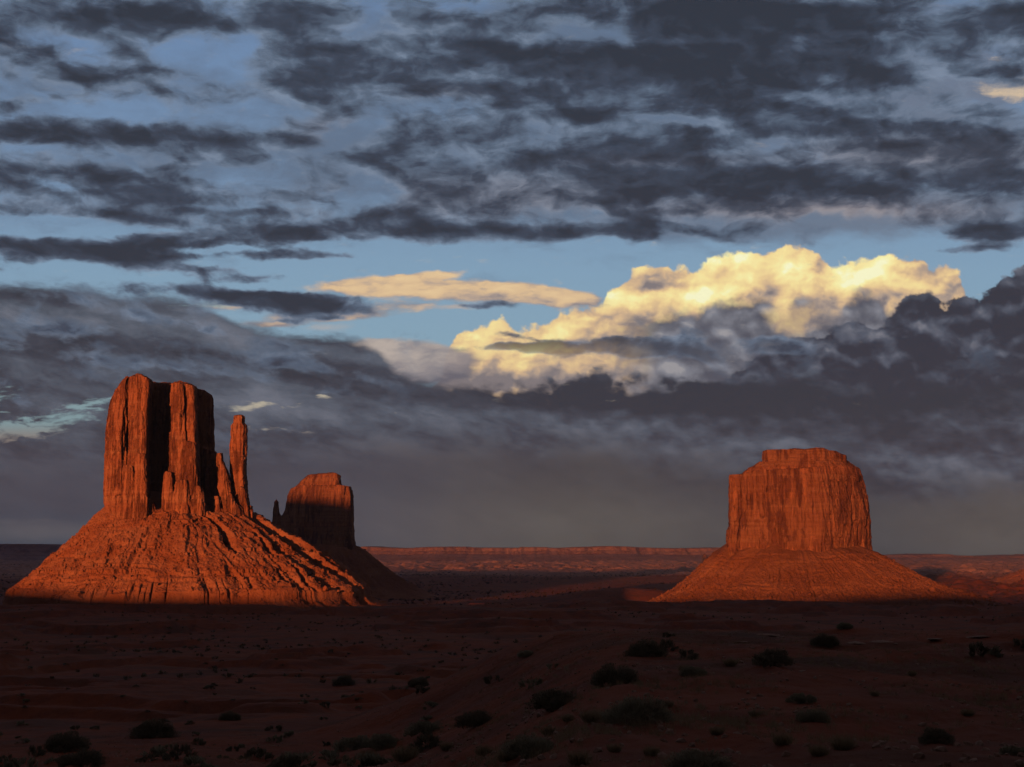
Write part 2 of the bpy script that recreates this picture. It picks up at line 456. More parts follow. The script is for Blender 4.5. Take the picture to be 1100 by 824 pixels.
warm = blobs(A, B, [(560, 210, 200, 30, .5), (900, 225, 200, 18, 1.1), (1000, 165, 160, 26, .7), (700, 172, 120, 9, .6), (350, 140, 40, 20, .4), (480, 98, 60, 10, .3)])
darkb = blobs(A, B, [(760, 40, 230, 70, .45), (850, 200, 220, 22, .35), (60, 20, 140, 30, .25), (500, 50, 140, 60, -.15), (330, 60, 120, 50, -.25), (480, 97, 60, 11, .2), (120, 142, 140, 22, .25),
                     (250, 160, 120, 60, -.10), (560, 200, 160, 40, -.2), (1010, 170, 120, 30, -.35), (120, 270, 200, 20, .25), (900, 228, 160, 10, -.5), (1000, 60, 130, 50, -.1), (325, 325, 75, 13, .2), (600, 372, 150, 12, .2)])
ul = 0.74 - sstep(ud, 0.15, 1.7) * 0.60 - darkb * 0.45 + (ushade - un) * 1.5 + un2 * 0.45
coolc = rampc(ul.clamp(), [(0.0, cc(49, 56, 68)), (0.3, cc(63, 73, 90)), (0.6, cc(89, 104, 124)), (1.0, cc(128, 144, 166))])
warmc = rampc(ul.clamp(), [(0.0, cc(53, 56, 67)), (0.3, cc(72, 77, 90)), (0.6, cc(112, 108, 116)), (1.0, cc(168, 154, 150))])
SKY = over(ua, SKY, back(mixc((warm * 0.65).clamp(), coolc, warmc)))

# everything else of the sky (overhead, behind): the same kind of broken cloud
gen = noise(tc.outputs['Generated'], 3.0, 4) 
rest = mixc(sstep(gen, 0.36, 0.52), cc(88, 96, 116), cc(58, 50, 50))
front = sstep(dy, 0.25, 0.5) * sstep(B, 70, 55)
SKY = over(front, back(rest), SKY)
below = sstep(dz, -0.02, 0.0)
SKY = over(below, back(cc(40, 30, 28)), SKY)

wout = nt.nodes.new('ShaderNodeOutputWorld')
nt.links.new(SKY, wout.inputs['Surface'])
W.cycles.sampling_method = 'MANUAL'
W.cycles.sample_map_resolution = 512

# ================================================================== helpers: noise, meshes, materials
def _hash(ix, iy, iz, seed):
    h = (ix.astype(np.int64) * 374761393 + iy.astype(np.int64) * 668265263 + iz.astype(np.int64) * 2147483647 * 3 + seed * 974711) & 0xFFFFFFFF
    h = ((h ^ (h >> 13)) * 1274126177) & 0xFFFFFFFF
    h = ((h ^ (h >> 15)) * 2246822519) & 0xFFFFFFFF
    return ((h ^ (h >> 16)) & 0xFFFFFF).astype(np.float32) / float(0xFFFFFF)


def vn(x, y, z=None, seed=0):
    """smooth value noise, -1..1"""
    x = np.asarray(x, np.float64); y = np.asarray(y, np.float64)
    if z is None:
        z = np.zeros_like(x)
        flat = True
    else:
        z = np.asarray(z, np.float64)
        flat = False
    ix, iy, iz = np.floor(x), np.floor(y), np.floor(z)
    fx, fy, fz = (x - ix).astype(np.float32), (y - iy).astype(np.float32), (z - iz).astype(np.float32)
    fx = fx * fx * fx * (fx * (fx * 6 - 15) + 10)
    fy = fy * fy * fy * (fy * (fy * 6 - 15) + 10)
    fz = fz * fz * fz * (fz * (fz * 6 - 15) + 10)

    def pl(k):
        a = _hash(ix, iy, iz + k, seed); b = _hash(ix + 1, iy, iz + k, seed)
        c = _hash(ix, iy + 1, iz + k, seed); d = _hash(ix + 1, iy + 1, iz + k, seed)
        return (a + (b - a) * fx) * (1 - fy) + (c + (d - c) * fx) * fy
    r = pl(0)
    if not flat:
        r = r + (pl(1) - r) * fz
    return r * 2 - 1


def fbm(x, y, z=None, seed=0, octv=4, gain=0.5, ridged=False):
    t, a, n = 0.0, 1.0, 0.0
    for k in range(octv):
        f = 2.03 ** k
        v = vn(x * f + k * 17.1, y * f - k * 9.7, None if z is None else z * f + k * 3.3, seed + k)
        if ridged:
            v = 1 - 2 * np.abs(v)
        t = t + v * a
        n += a
        a *= gain
    return t / n


def ss(v, a, b):
    t = np.clip((v - a) / (b - a), 0, 1)
    return t * t * (3 - 2 * t)


def mesh_np(name, co, faces, mat, parent=None, smooth=True):
    me = bpy.data.meshes.new(name)
    co = np.ascontiguousarray(co, np.float32)
    faces = np.ascontiguousarray(faces, np.int32)
    k = faces.shape[1]
    me.vertices.add(len(co)); me.vertices.foreach_set('co', co.ravel())
    me.loops.add(faces.size); me.loops.foreach_set('vertex_index', faces.ravel())
    me.polygons.add(len(faces))
    me.polygons.foreach_set('loop_start', np.arange(0, faces.size, k, dtype=np.int32))
    me.polygons.foreach_set('loop_total', np.full(len(faces), k, np.int32))
    me.polygons.foreach_set('use_smooth', np.full(len(faces), smooth))
    me.update(calc_edges=True)
    me.materials.append(mat)
    o = bpy.data.objects.new(name, me)
    COL.objects.link(o)
    if parent is not None:
        o.parent = parent
    return o


def grid_faces(nr, nc, wrap=False, off=0):
    r = np.arange(nr - 1)[:, None]
    c = np.arange(nc if wrap else nc - 1)[None, :]
    c2 = (c + 1) % nc
    f = np.stack([r * nc + c, r * nc + c2, (r + 1) * nc + c2, (r + 1) * nc + c], -1)
    return f.reshape(-1, 4) + off


def tag(o, label=None, cat=None, group=None, kind=None):
    if label: o['label'] = label
    if cat: o['category'] = cat
    if group: o['group'] = group
    if kind: o['kind'] = kind
    return o


def empty(name, loc, label=None, cat=None, group=None):
    o = bpy.data.objects.new(name, None)
    COL.objects.link(o)
    o.location = loc
    return tag(o, label, cat, group)


def new_mat(name):
    m = bpy.data.materials.new(name)
    m.use_nodes = True
    t = m.node_tree
    for n in list(t.nodes):
        if n.type != 'OUTPUT_MATERIAL':
            t.nodes.remove(n)
    b = t.nodes.new('ShaderNodeBsdfPrincipled')
    t.links.new(b.outputs[0], t.nodes['Material Output'].inputs[0])
    b.inputs['Roughness'].default_value = 0.95
    b.inputs['Specular IOR Level'].default_value = 0.12
    X.nt = t
    return m, t, b


def pos():
    g = X.nt.nodes.new('ShaderNodeNewGeometry')
    s_ = X.nt.nodes.new('ShaderNodeSeparateXYZ')
    X.nt.links.new(g.outputs['Position'], s_.inputs[0])
    return X(s_.outputs[0]), X(s_.outputs[1]), X(s_.outputs[2]), g


def bump(t, b, hgt, strength, dist):
    n = t.nodes.new('ShaderNodeBump')
    n.inputs['Strength'].default_value = strength
    n.inputs['Distance'].default_value = dist
    t.links.new(hgt.s, n.inputs['Height'])
    t.links.new(n.outputs[0], b.inputs['Normal'])


def rock_mat(name, scale=1.0, base=(0.40, 0.150, 0.082), pale=(0.50, 0.22, 0.13), dark=(0.16, 0.058, 0.038), streak=1.0):
    """red sandstone: bedding colour bands, desert varnish streaks, fine relief"""
    m, t, b = new_mat(name)
    x, y, z, g = pos()
    k = 1.0 / scale
    bed = noise(vec(x * 0.004 * k, y * 0.004 * k, z * 0.16 * k), 1.0, 5, 0.6)
    var = noise(vec(x * 0.12 * k, y * 0.12 * k, z * 0.014 * k), 1.0, 7, 0.62, 0.3)
    blot = noise(vec(x * 0.03 * k, y * 0.03 * k, z * 0.03 * k), 1.0, 4, 0.6)
    c = mixc(sstep(bed, 0.42, 0.66), base, pale)
    c = mixc(sstep(var + (blot - 0.5) * 0.7, 0.49, 0.62) * (0.9 * streak), c, dark)
    c = mixc(sstep(var + (bed - 0.5) * 0.5, 0.44, 0.34) * 0.6, c, (0.54, 0.215, 0.11))
    c = mixc(sstep(blot, 0.52, 0.75) * 0.4, c, (0.46, 0.17, 0.085))
    ck = noise(vec(x * 0.11 * k, y * 0.11 * k, z * 0.012 * k), 1.0, 6, 0.6) - 0.5
    c = mixc(sstep(X.m('ABSOLUTE', ck), 0.010, 0.0) * (0.55 if scale < 1.2 else 0.25), c, (0.10, 0.036, 0.025))
    t.links.new(c, b.inputs['Base Color'])
    f1 = noise(vec(x * 0.5 * k, y * 0.5 * k, z * 0.16 * k), 1.0, 8, 0.65)
    f2 = noise(vec(x * 0.02 * k, y * 0.02 * k, z * 0.7 * k), 1.0, 4, 0.6)
    bump(t, b, f1 + f2 * 0.35 + X.m('MINIMUM', X.m('ABSOLUTE', ck) * 14.0, 0.5) * (1.0 if scale < 1.2 else 0.4), 1.0, 2.2 * scale)
    return m


def talus_mat(name, scale=1.0, base=(0.36, 0.125, 0.062), pale=(0.46, 0.19, 0.105)):
    m, t, b = new_mat(name)
    x, y, z, g = pos()
    k = 1.0 / scale
    n1 = noise(vec(x * 0.02 * k, y * 0.02 * k, z * 0.05 * k), 1.0, 6, 0.62)
    n2 = noise(vec(x * 0.25 * k, y * 0.25 * k, z * 0.25 * k), 1.0, 5, 0.7)
    c = mixc(sstep(n1, 0.40, 0.64), base, pale)
    c = mixc(sstep(n2, 0.52, 0.70) * 0.55, c, (0.20, 0.075, 0.045))
    t.links.new(c, b.inputs['Base Color'])
    bump(t, b, noise(vec(x * 0.33 * k, y * 0.33 * k, z * 0.33 * k), 1.0, 8, 0.68), 1.0, 2.2 * scale)
    return m


# ================================================================== ground
GR = np.array([0, 6, 12, 20, 30, 60, 100, 118, 140, 200, 300, 600, 1000, 1500, 1700, 2200, 2600, 3000, 6600, 9500, 14000, 20000, 90000], float)
G_KNOLL = np.array([-1.7, -2.1, -2.7, -3.55, -4.35, -5.9, -7.0, -7.6, -10, -21, -38, -55, -64, -69, -75, -102, -124, -125, -118, -106, -104, -230, -1300], float)
G_LEFT = np.array([-1.7, -2.3, -3.2, -4.6, -6.1, -10.4, -15.5, -17.5, -20, -27, -38, -55, -64, -69, -75, -102, -124, -125, -118, -106, -104, -230, -1300], float)


def ground(x, y):
    x = np.asarray(x, float); y = np.asarray(y, float)
    r = np.hypot(x, y)
    th = np.arctan2(x, y)
    wv = vn(r / 45.0, th * 3.0, seed=5) * 0.05
    kn = ss(th + wv + np.clip((60 - r) / 60, 0, 1) * 0.0, -0.16, 0.07)
    lr = np.log(np.maximum(r, 0.5) + 3)
    gl = np.log(GR + 3)
    z = np.interp(lr, gl, G_KNOLL) * kn + np.interp(lr, gl, G_LEFT) * (1 - kn)
    amp = np.interp(r, [0, 15, 60, 300, 1200, 2500, 9000, 30000], [0.02, 0.12, 0.7, 3.4, 4.0, 4.5, 10, 20])
    sc = np.interp(r, [0, 60, 300, 1500, 4000, 20000], [9, 18, 55, 160, 400, 1200])
    # octaves at fixed world scales, faded in with distance
    z = z + fbm(x / 11.0, y / 11.0, seed=11, octv=5, gain=0.52) * np.interp(r, [0, 10, 60, 400, 3000], [0.05, 0.26, 0.62, 0.9, 0.4])
    z = z + fbm(x / 60.0, y / 60.0, seed=23, octv=4) * np.interp(r, [0, 30, 120, 400, 2500, 9000], [0, 0.12, 1.2, 3.2, 2.2, 2.5])
    z = z + fbm(x / 300.0, y / 300.0, seed=31, octv=4) * np.interp(r, [0, 200, 700, 3000, 20000], [0, 0, 4.0, 4.5, 10])
    # hummocky far plain, whose swells catch the grazing light
    fp = ss(r, 2600, 3600) * (1 - ss(r, 12000, 15000))
    z = z + fp * (fbm(x / 90.0, y / 120.0, seed=61, octv=4, gain=0.6) * (3.0 + 25.0 * np.maximum(ss(r, 6300, 7000), ss(th, 0.24, 0.30))) + fbm(x / 420.0, y / 420.0, seed=62, octv=3) * 7.0)
    # a low sand rise reaching out from the foot of the right butte
    z = z + 34.0 * np.exp(-((x - 270) / 200.0) ** 2 - ((y - 2990) / 120.0) ** 2)
    # low ledges in the valley
    led = fbm(x / 170.0, y / 90.0, seed=41, octv=4)
    z = z + (ss(led, 0.02, 0.07) + ss(led, 0.22, 0.27)) * np.interp(r, [0, 110, 300, 1500, 2500, 3500], [0, 0, 2.6, 4.0, 2.0, 0]) - np.interp(r, [0, 110, 300, 1500, 2500, 3500], [0, 0, 2.6, 4.0, 2.0, 0]) * 0.6
    # drifted sand ridges of the foreground
    z = z + fbm(x / 3.6 + fbm(x / 9, y / 9, seed=3, octv=2) * 1.0, y / 7.0, seed=51, octv=4, ridged=True) * np.interp(r, [0, 8, 25, 90, 160], [0.02, 0.10, 0.20, 0.35, 0])
    return z


def hit(px, py):
    """where the view ray through a photograph pixel meets the ground"""
    d = np.array(pix(px, py))
    t = np.geomspace(4, 30000, 2600)
    z = ground(d[0] * t, d[1] * t)
    k = np.argmax(d[2] * t < z)
    return float(d[0] * t[k]), float(d[1] * t[k]), float(z[k])


m_ground, t, b = new_mat('red_desert_sand')
x, y, z, g = pos()
n1 = noise(vec(x * 0.004, y * 0.004, 0.0), 1.0, 6, 0.6)
n2 = noise(vec(x * 0.09, y * 0.09, 1.0), 1.0, 6, 0.65)
n3 = noise(vec(x * 1.4, y * 1.4, z * 1.4), 1.0, 6, 0.7)
n4 = noise(vec(x * 0.016, y * 0.03, 4.0), 1.0, 5, 0.65)
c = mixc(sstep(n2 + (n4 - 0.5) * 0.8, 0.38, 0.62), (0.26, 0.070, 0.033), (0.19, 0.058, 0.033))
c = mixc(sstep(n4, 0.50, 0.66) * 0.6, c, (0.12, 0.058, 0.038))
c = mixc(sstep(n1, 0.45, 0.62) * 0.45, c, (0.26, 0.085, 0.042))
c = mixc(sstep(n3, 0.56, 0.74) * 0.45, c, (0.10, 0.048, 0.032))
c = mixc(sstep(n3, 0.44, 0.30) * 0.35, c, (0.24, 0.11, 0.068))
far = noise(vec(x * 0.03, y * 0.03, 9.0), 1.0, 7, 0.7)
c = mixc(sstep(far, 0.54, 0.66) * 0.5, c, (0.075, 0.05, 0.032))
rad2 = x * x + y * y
c = mixc(sstep(rad2 + (n1 - 0.5) * 2.0e7, 2.6e7, 4.4e7) * 0.85, c, mixc(sstep(far, 0.4, 0.62), (0.60, 0.31, 0.23), (0.42, 0.22, 0.16)))   # sunlight on the far plain, painted in as a paler colour
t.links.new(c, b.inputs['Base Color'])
bump(t, b, noise(vec(x * 2.6, y * 2.6, z * 2.6), 1.0, 7, 0.7) + n2 * 2.0 + noise(vec(x * 0.035, y * 0.05, 3.0), 1.0, 5, 0.65) * 22.0, 0.9, 0.12)

th = np.concatenate([np.linspace(-180, -60, 40, endpoint=False), np.linspace(-60, -27, 40, endpoint=False), np.linspace(-27, 27, 760, endpoint=False),
                     np.linspace(27, 60, 40, endpoint=False), np.linspace(60, 180, 40, endpoint=False)])
th = np.radians(th)
rr = np.concatenate([[1.5], np.geomspace(3, 60, 420), np.geomspace(60.5, 3500, 560), np.geomspace(3520, 14000, 420), np.geomspace(14300, 60000, 50)])
TT, RR = np.meshgrid(th, rr)
gx, gy = RR * np.sin(TT), RR * np.cos(TT)
gz = ground(gx, gy)
co = np.stack([gx, gy, gz], -1).reshape(-1, 3)
f = grid_faces(len(rr), len(th), wrap=True)[:, ::-1]
co = np.vstack([co, [[0, 0, float(gz[0].mean())]]])
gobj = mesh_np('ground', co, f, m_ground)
tag(gobj, kind='structure')

# ================================================================== red sandstone buttes
def blocks(s, z, w, h, seed):
    """jointed slabs: one random value for each block of the face"""
    s = s + vn(s / (w * 1.3), z / (h * 0.8), seed=seed) * w * 0.35
    z = z + vn(s / (w * 0.9), z / (h * 1.1), seed=seed + 1) * h * 0.35
    col_ = np.floor(s / w)
    sh = _hash(col_, col_ * 0, col_ * 0, seed + 2) * h
    row = np.floor((z + sh) / h)
    return _hash(col_, row, row * 0, seed + 3) * 2 - 1


class Butte:
    def __init__(self, Y, base_z):
        self.Y, self.base_z = Y, base_z
        self.parts = []

    def xz(self, px, py):
        p = pix(px, py, self.Y)
        return p[0], p[2]

    def cliff(self, poly, L, Rt, T, py_bot, res=0.75, seed=0, flute=4.0, bed=1.0, slab=1.6, crack=3.0, taper=0.85, fine=1.0, cap=14, rough_top=2.0):
        """a wall of rock. poly: footprint (px at foot, depth in metres); L, Rt: left and right outline [(py, px)];
        T: top outline [(px, py)]; py_bot: foot"""
        sc = self.Y / FPX
        pxs = np.array([p[0] for p in poly], float)
        dps = np.array([p[1] for p in poly], float)
        lo, hi = pxs.min(), pxs.max()
        # resample the footprint
        P = np.stack([pxs * sc, dps], -1)
        P = np.vstack([P, P[:1]])
        seg = np.hypot(*np.diff(P, axis=0).T)
        cum = np.concatenate([[0], np.cumsum(seg)])
        n = max(48, int(cum[-1] / res))
        u = np.linspace(0, cum[-1], n, endpoint=False)
        bx, by = np.interp(u, cum, P[:, 0]) / sc, np.interp(u, cum, P[:, 1])
        # round corners a little
        for _ in range(max(1, int(2.0 / res))):
            bx = (np.roll(bx, 1) + bx * 2 + np.roll(bx, -1)) / 4
            by = (np.roll(by, 1) + by * 2 + np.roll(by, -1)) / 4
        tx, ty = (np.roll(bx, -1) - np.roll(bx, 1)) * sc, np.roll(by, -1) - np.roll(by, 1)
        ln = np.hypot(tx, ty) + 1e-9
        nx, ny = ty / ln, -tx / ln
        area = np.sum(bx * sc * np.roll(by, -1) - np.roll(bx, -1) * sc * by)
        if area < 0:
            nx, ny = -nx, -ny
        k = max(9, int(2 * round(5.0 / res) // 2 + 1))
        ker = np.ones(k) / k
        nx = np.convolve(np.concatenate([nx[-k:], nx, nx[:k]]), ker, 'same')[k:-k]
        ny = np.convolve(np.concatenate([ny[-k:], ny, ny[:k]]), ker, 'same')[k:-k]
        Tx = np.array([p[0] for p in T], float); Ty = np.array([p[1] for p in T], float)
        z_of = lambda py: np.array([self.xz(550, q)[1] for q in np.atleast_1d(py)])
        Tz = z_of(Ty)
        zb = float(z_of(py_bot)[0]) - 14.0
        ztop_max = Tz.max()
        m = max(12, int((ztop_max - zb) / res))
        v = np.linspace(0, 1, m)[:, None]
        Lp = np.array([p[0] for p in L], float); Lx = np.array([p[1] for p in L], float)
        Rp = np.array([p[0] for p in Rt], float); Rx = np.array([p[1] for p in Rt], float)
        Lz, Rz = z_of(Lp), z_of(Rp)
        oL, oR = np.argsort(Lz), np.argsort(Rz)
        ctr = (lo + hi) / 2
        midd = (dps.min() + dps.max()) / 2
        # first guess of top height from the foot position
        q = (bx - lo) / (hi - lo)
        PX = np.repeat(bx[None, :], m, 0)
        for _ in range(2):
            zt = np.interp(PX[-1], Tx, Tz)
            Z = zb + (zt[None, :] - zb) * v
            lx = np.interp(Z, Lz[oL], Lx[oL]); rx = np.interp(Z, Rz[oR], Rx[oR])
            PX = lx + (rx - lx) * q[None, :]
        D = midd + (by[None, :] - midd) * (1 - (1 - taper) * np.clip((Z - zb) / (ztop_max - zb), 0, 1))
        Xw = (PX - 550) * sc
        # the pitched view spreads bearings a little with height
        q2 = Z / self.Y
        bb = (q2 * math.cos(PITCH) - math.sin(PITCH)) / (math.cos(PITCH) + q2 * math.sin(PITCH))
        kx = 1 / (math.cos(PITCH) - bb * math.sin(PITCH))
        Xw = Xw * kx
        S_ = np.repeat(u[None, :], m, 0)
        # nearer faces are smaller across, so that the wall keeps its outline
        near = 1 + D / self.Y
        x3, y3 = Xw * near, D
        Z = Z * near
        # relief
        d = flute * fbm(x3 / 15.0, y3 / 15.0, Z / 110.0, seed=seed, octv=3, gain=0.5, ridged=True) * 0.6
        d += flute * 0.5 * fbm(x3 / 5.5, y3 / 5.5, Z / 45.0, seed=seed + 9, octv=3)
        d += slab * blocks(S_, Z, 17.0, 62.0, seed + 20) * 0.75 + slab * 0.42 * blocks(S_, Z, 7.0, 22.0, seed + 30) + slab * 0.16 * blocks(S_, Z, 2.4, 5.0, seed + 34)
        cr = np.abs(vn(x3 / 13.0 + Z * 0.002, y3 / 13.0, Z / 120.0, seed=seed + 40))
        d -= crack * (1 - ss(cr, 0.0, 0.085))
        cr = np.abs(vn(x3 / 6.0, y3 / 6.0, Z / 60.0, seed=seed + 44))
        d -= crack * 0.45 * (1 - ss(cr, 0.0, 0.12))
        bedn = fbm(Z / 5.0, x3 / 160.0, seed=seed + 50, octv=4, gain=0.7)
        d += bed * bedn
        # horizontal parting planes
        pp = np.abs(vn(Z / 9.0, x3 / 220.0 + 3.1, seed=seed + 60))
        d -= bed * 0.9 * (1 - ss(pp, 0.0, 0.06))
        d += fine * 0.7 * fbm(x3 / 2.2, y3 / 2.2, Z / 3.0, seed=seed + 70, octv=3, gain=0.6)
        # the rim breaks back a little at the very top
        rim = np.clip((zt[None, :] * near[-1:] - Z) / 7.0, 0, 1)
        d -= (1 - rim) ** 2 * 0.9
        x3 = x3 + nx[None, :] * d
        y3 = y3 + ny[None, :] * d
        # cap: rings running inwards
        cx, cy = x3[-1].mean(), y3[-1].mean()
        rings = []
        top = np.stack([x3[-1], y3[-1], Z[-1]], -1)
        mz = Z[-1].mean()
        for i in range(1, cap + 1):
            f_ = 1 - (i / cap) ** 1.1
            q_ = top.copy()
            q_[:, 0] = cx + (top[:, 0] - cx) * f_
            q_[:, 1] = cy + (top[:, 1] - cy) * f_
            q_[:, 2] = top[:, 2] * 1.0 + rough_top * fbm(q_[:, 0] / 6, q_[:, 1] / 6, seed=seed + 80, octv=4) * min(1, i / 3) + min(i, 4) * 0.25
            q_[:, 2] = q_[:, 2] + (mz - top[:, 2]) * (i / cap) ** 2
            rings.append(q_)
        co_ = np.concatenate([np.stack([x3, y3, Z], -1).reshape(-1, 3)] + rings)
        co_[:, 1] += self.Y
        fc = grid_faces(m + cap, n, wrap=True)
        if area < 0:
            fc = fc[:, ::-1]
        self.parts.append((co_, fc))
        return self

    def flush(self, name, mat, parent, label=None):
        off, cs, fs = 0, [], []
        for c_, f_ in self.parts:
            cs.append(c_); fs.append(f_ + off); off += len(c_)
        self.parts = []
        co_ = np.vstack(cs) - np.array(parent.location)
        o = mesh_np(name, co_, np.vstack(fs), mat, parent)
        if label:
            o['label'] = label
        return o

    def talus(self, pxc, depth0, r0, r1, ztop, prof, seed, nth=900, nt_=420, gully=6.0, lump=1.6, ledges=(), wild=1.0):
        """debris apron. r0, r1: (left, right, front, back) radii in metres; ztop: (left, right) heights; prof: [(t, height 0..1)]"""
        cx = self.xz(pxc, 590)[0]
        cyw = self.Y + depth0
        a = np.radians(np.concatenate([np.linspace(-210, 30, int(nth * 0.8), endpoint=False), np.linspace(30, 150, int(nth * 0.2), endpoint=False)]))
        ca, sa = np.cos(a), np.sin(a)          # ca: right, sa: away

        def rad(r):
            ax = np.where(ca < 0, r[0], r[1]); ay = np.where(sa < 0, r[2], r[3])
            return 1 / np.sqrt((ca / ax) ** 2 + (sa / ay) ** 2)
        R0, R1 = rad(r0), rad(r1)
        t_ = np.concatenate([np.linspace(-0.35, 0, 14, endpoint=False), np.linspace(0, 1.12, nt_)])[:, None]
        rr_ = R0 + (R1 - R0) * t_
        x_ = cx + rr_ * ca
        y_ = cyw + rr_ * sa
        zt = ztop[0] + (ztop[1] - ztop[0]) * (0.5 + 0.5 * ca)
        pt = np.array([p[0] for p in prof]); ph = np.array([p[1] for p in prof])
        A_ = np.repeat(a[None, :], len(t_), 0)
        # gullies run downhill and merge; warp keeps them from being spokes
        wx = x_ + 9 * wild * fbm(x_ / 50, y_ / 50, seed=seed + 1, octv=3)
        wa = np.arctan2(y_ + 9 * wild * fbm(x_ / 50, y_ / 50, seed=seed + 2, octv=3) - cyw, wx - cx)
        rmid = (R0 + R1).mean() * 0.5
        tt = t_ + 0.05 * fbm(np.cos(wa) * 4 + 9, np.sin(wa) * 4, seed=seed + 3, octv=3)
        h = np.interp(np.clip(tt, -0.35, 1.3), pt, ph)
        z_ = self.base_z + (zt - self.base_z) * h
        env = np.sin(np.pi * np.clip(t_ * 0.95 + 0.04, 0, 1)) ** 0.6
        if wild > 1.5:
            env = np.maximum(env, 0.5 * (t_ > 0.3))
        g1 = fbm(np.cos(wa) * rmid / 26 + 50, np.sin(wa) * rmid / 26, rr_ / 160, seed=seed + 4, octv=3, ridged=True)
        g2 = fbm(np.cos(wa) * rmid / 8 + 50, np.sin(wa) * rmid / 8, rr_ / 60, seed=seed + 5, octv=3)
        patch = 0.45 + 0.9 * ss(fbm(x_ / 60, y_ / 60, seed=seed + 21, octv=3), -0.3, 0.5)
        z_ = z_ + env * gully * (g1 * 0.9 * patch + g2 * 0.50)
        z_ = z_ + lump * fbm(x_ / 9, y_ / 9, seed=seed + 6, octv=5, gain=0.62) * np.clip(env + 0.25, 0, 1)
        rk = vn(x_ / 4.3, y_ / 4.3, seed=seed + 8)
        z_ = z_ + lump * 0.8 * ss(rk, 0.35, 0.7) * env
        if wild > 1.5:
            rough_ = 0.35 + 1.2 * ss(fbm(x_ / 45, y_ / 45, seed=seed + 29, octv=3), -0.15, 0.5)
            z_ = z_ + env * (blocks(x_ + 900, y_, 6.5, 7.0, seed + 25) * 0.55 + blocks(x_ + 900, y_, 3.6, 3.2, seed + 26) * 0.3) * rough_
            big = fbm(np.cos(wa) * 4.2 + 7, np.sin(wa) * 4.2, rr_ / 260, seed=seed + 28, octv=3, ridged=True)
            z_ = z_ + env * np.minimum(big + 0.15, 0.35) * 46.0 * (0.25 + 0.75 * ss(ca, -0.35, 0.35))[None, :]
            # narrow runnels cut through the last low scarp
            nk = np.abs(vn(A_ * 34.0, rr_ / 60.0, seed=seed + 30))
            z_ = z_ - 11.0 * (1 - ss(nk, 0.0, 0.22)) * ss(fbm(A_ * 9.0, t_ * 3 + A_ * 0, seed=seed + 33, octv=2), -0.5, 0.5) * ss(t_, 0.74, 0.86) * (1 - ss(t_, 1.0, 1.06))
        # thin shale steps, in patches
        per = 6.5 if wild > 1.5 else 9.0
        zw = z_ / per + 1.1 * fbm(x_ / 60, y_ / 60, seed=seed + 31, octv=4)
        fr = zw - np.floor(zw)
        st = (ss(fr, 0.45, 0.72) - fr) * per
        z_ = z_ + st * 0.60 * ss(fbm(x_ / 55, y_ / 55, z_ / 9, seed=seed + 32, octv=4), 0.02, 0.42) * np.clip(env * 1.5, 0, 1)
        for (zl, hgt, amt) in ledges:          # resistant beds: a step in the slope
            w = fbm(x_ / 70, y_ / 70, seed=seed + 13, octv=2) * 3.0
            on = ss(fbm(np.cos(a) * 3 + zl, np.sin(a) * 3, seed=seed + 14, octv=3), -0.35, 0.1)[None, :]
            dz = z_ - (zl + w)
            rough = blocks(A_ * 180.0, z_, 7.0, 9.0, seed + 15) * 1.2 + fbm(A_ * 45.0, z_ / 9, seed=seed + 16, octv=3) * 2.5
            z_ = z_ + on * amt * hgt * (ss(dz + rough, -0.6, 0.6) - ss(dz, -hgt * 1.2, hgt * 2.0))
        co_ = np.stack([x_, y_, z_], -1).reshape(-1, 3)
        fc = grid_faces(len(t_), len(a), wrap=True)[:, ::-1]
        self.parts.append((co_, fc))
        self.tal = (cx, cyw, a, R0, R1, co_.reshape(len(t_), len(a), 3))
        return self


m_cliff = rock_mat('red_sandstone')
m_cliff_far = rock_mat('far_red_sandstone', 1.6, base=(0.28, 0.108, 0.060), pale=(0.37, 0.165, 0.095), dark=(0.125, 0.046, 0.032))  # darker rock tone for the farther buttes
m_talus = talus_mat('red_talus_debris')
m_talus_far = talus_mat('fine_red_talus', 1.8, base=(0.26, 0.097, 0.048), pale=(0.33, 0.135, 0.072))

# ---------------- the left butte: two great fins, a broken ridge and a thumb
WB = Butte(1650.0, -74.0)
WE = empty('butte', (-449.0, 1650.0, -74.0), 'large sunlit red butte with deep dark cleft and a thin separate spire on its right', 'butte')
# back wall
WB.cliff([(120, 70), (119, 10), (150, 8), (170, 14), (190, 12), (212, 10), (226, 10), (229.5, 18), (229, 66), (180, 80)],
         [(548, 118), (420, 128), (404, 134)], [(560, 233), (485, 230), (430, 228.8), (415, 227)],
         [(118, 420), (132, 409), (160, 411), (166, 412), (183, 412.5), (200, 414), (208, 415), (214, 418), (220, 419), (224, 422), (229, 425)], 560, seed=100, flute=2.0, slab=1.0, bed=.4)
# left fin, its outer column and inner column
WB.cliff([(114, 12), (112.5, -16), (114, -36), (119, -48), (130, -54), (137, -46), (140, -14), (141, 12)],
         [(556, 114), (540, 113), (515, 112), (490, 113), (465, 114.5), (445, 117), (430, 120), (418, 124), (409, 129), (405, 133)], [(556, 142), (480, 140), (404, 139)],
         [(113, 425), (122, 418), (128, 409), (133, 406), (139, 406), (142, 408)], 556, seed=200, flute=1.6, slab=1.9, crack=1.6, taper=0.8, bed=.35)
WB.cliff([(138.5, 12), (138, -46), (141, -60), (149, -66), (159, -64), (162, -54), (162, -12), (163, 14)],
         [(556, 137), (480, 138), (404, 139.5)], [(556, 163), (520, 161), (470, 161), (440, 162), (412, 163.5), (404, 162)],
         [(137, 406), (141, 404), (147, 402.5), (152, 403), (156, 405), (160, 406), (163, 409)], 556, seed=300, flute=1.8, slab=1.9, crack=1.8, taper=0.88, bed=.45)


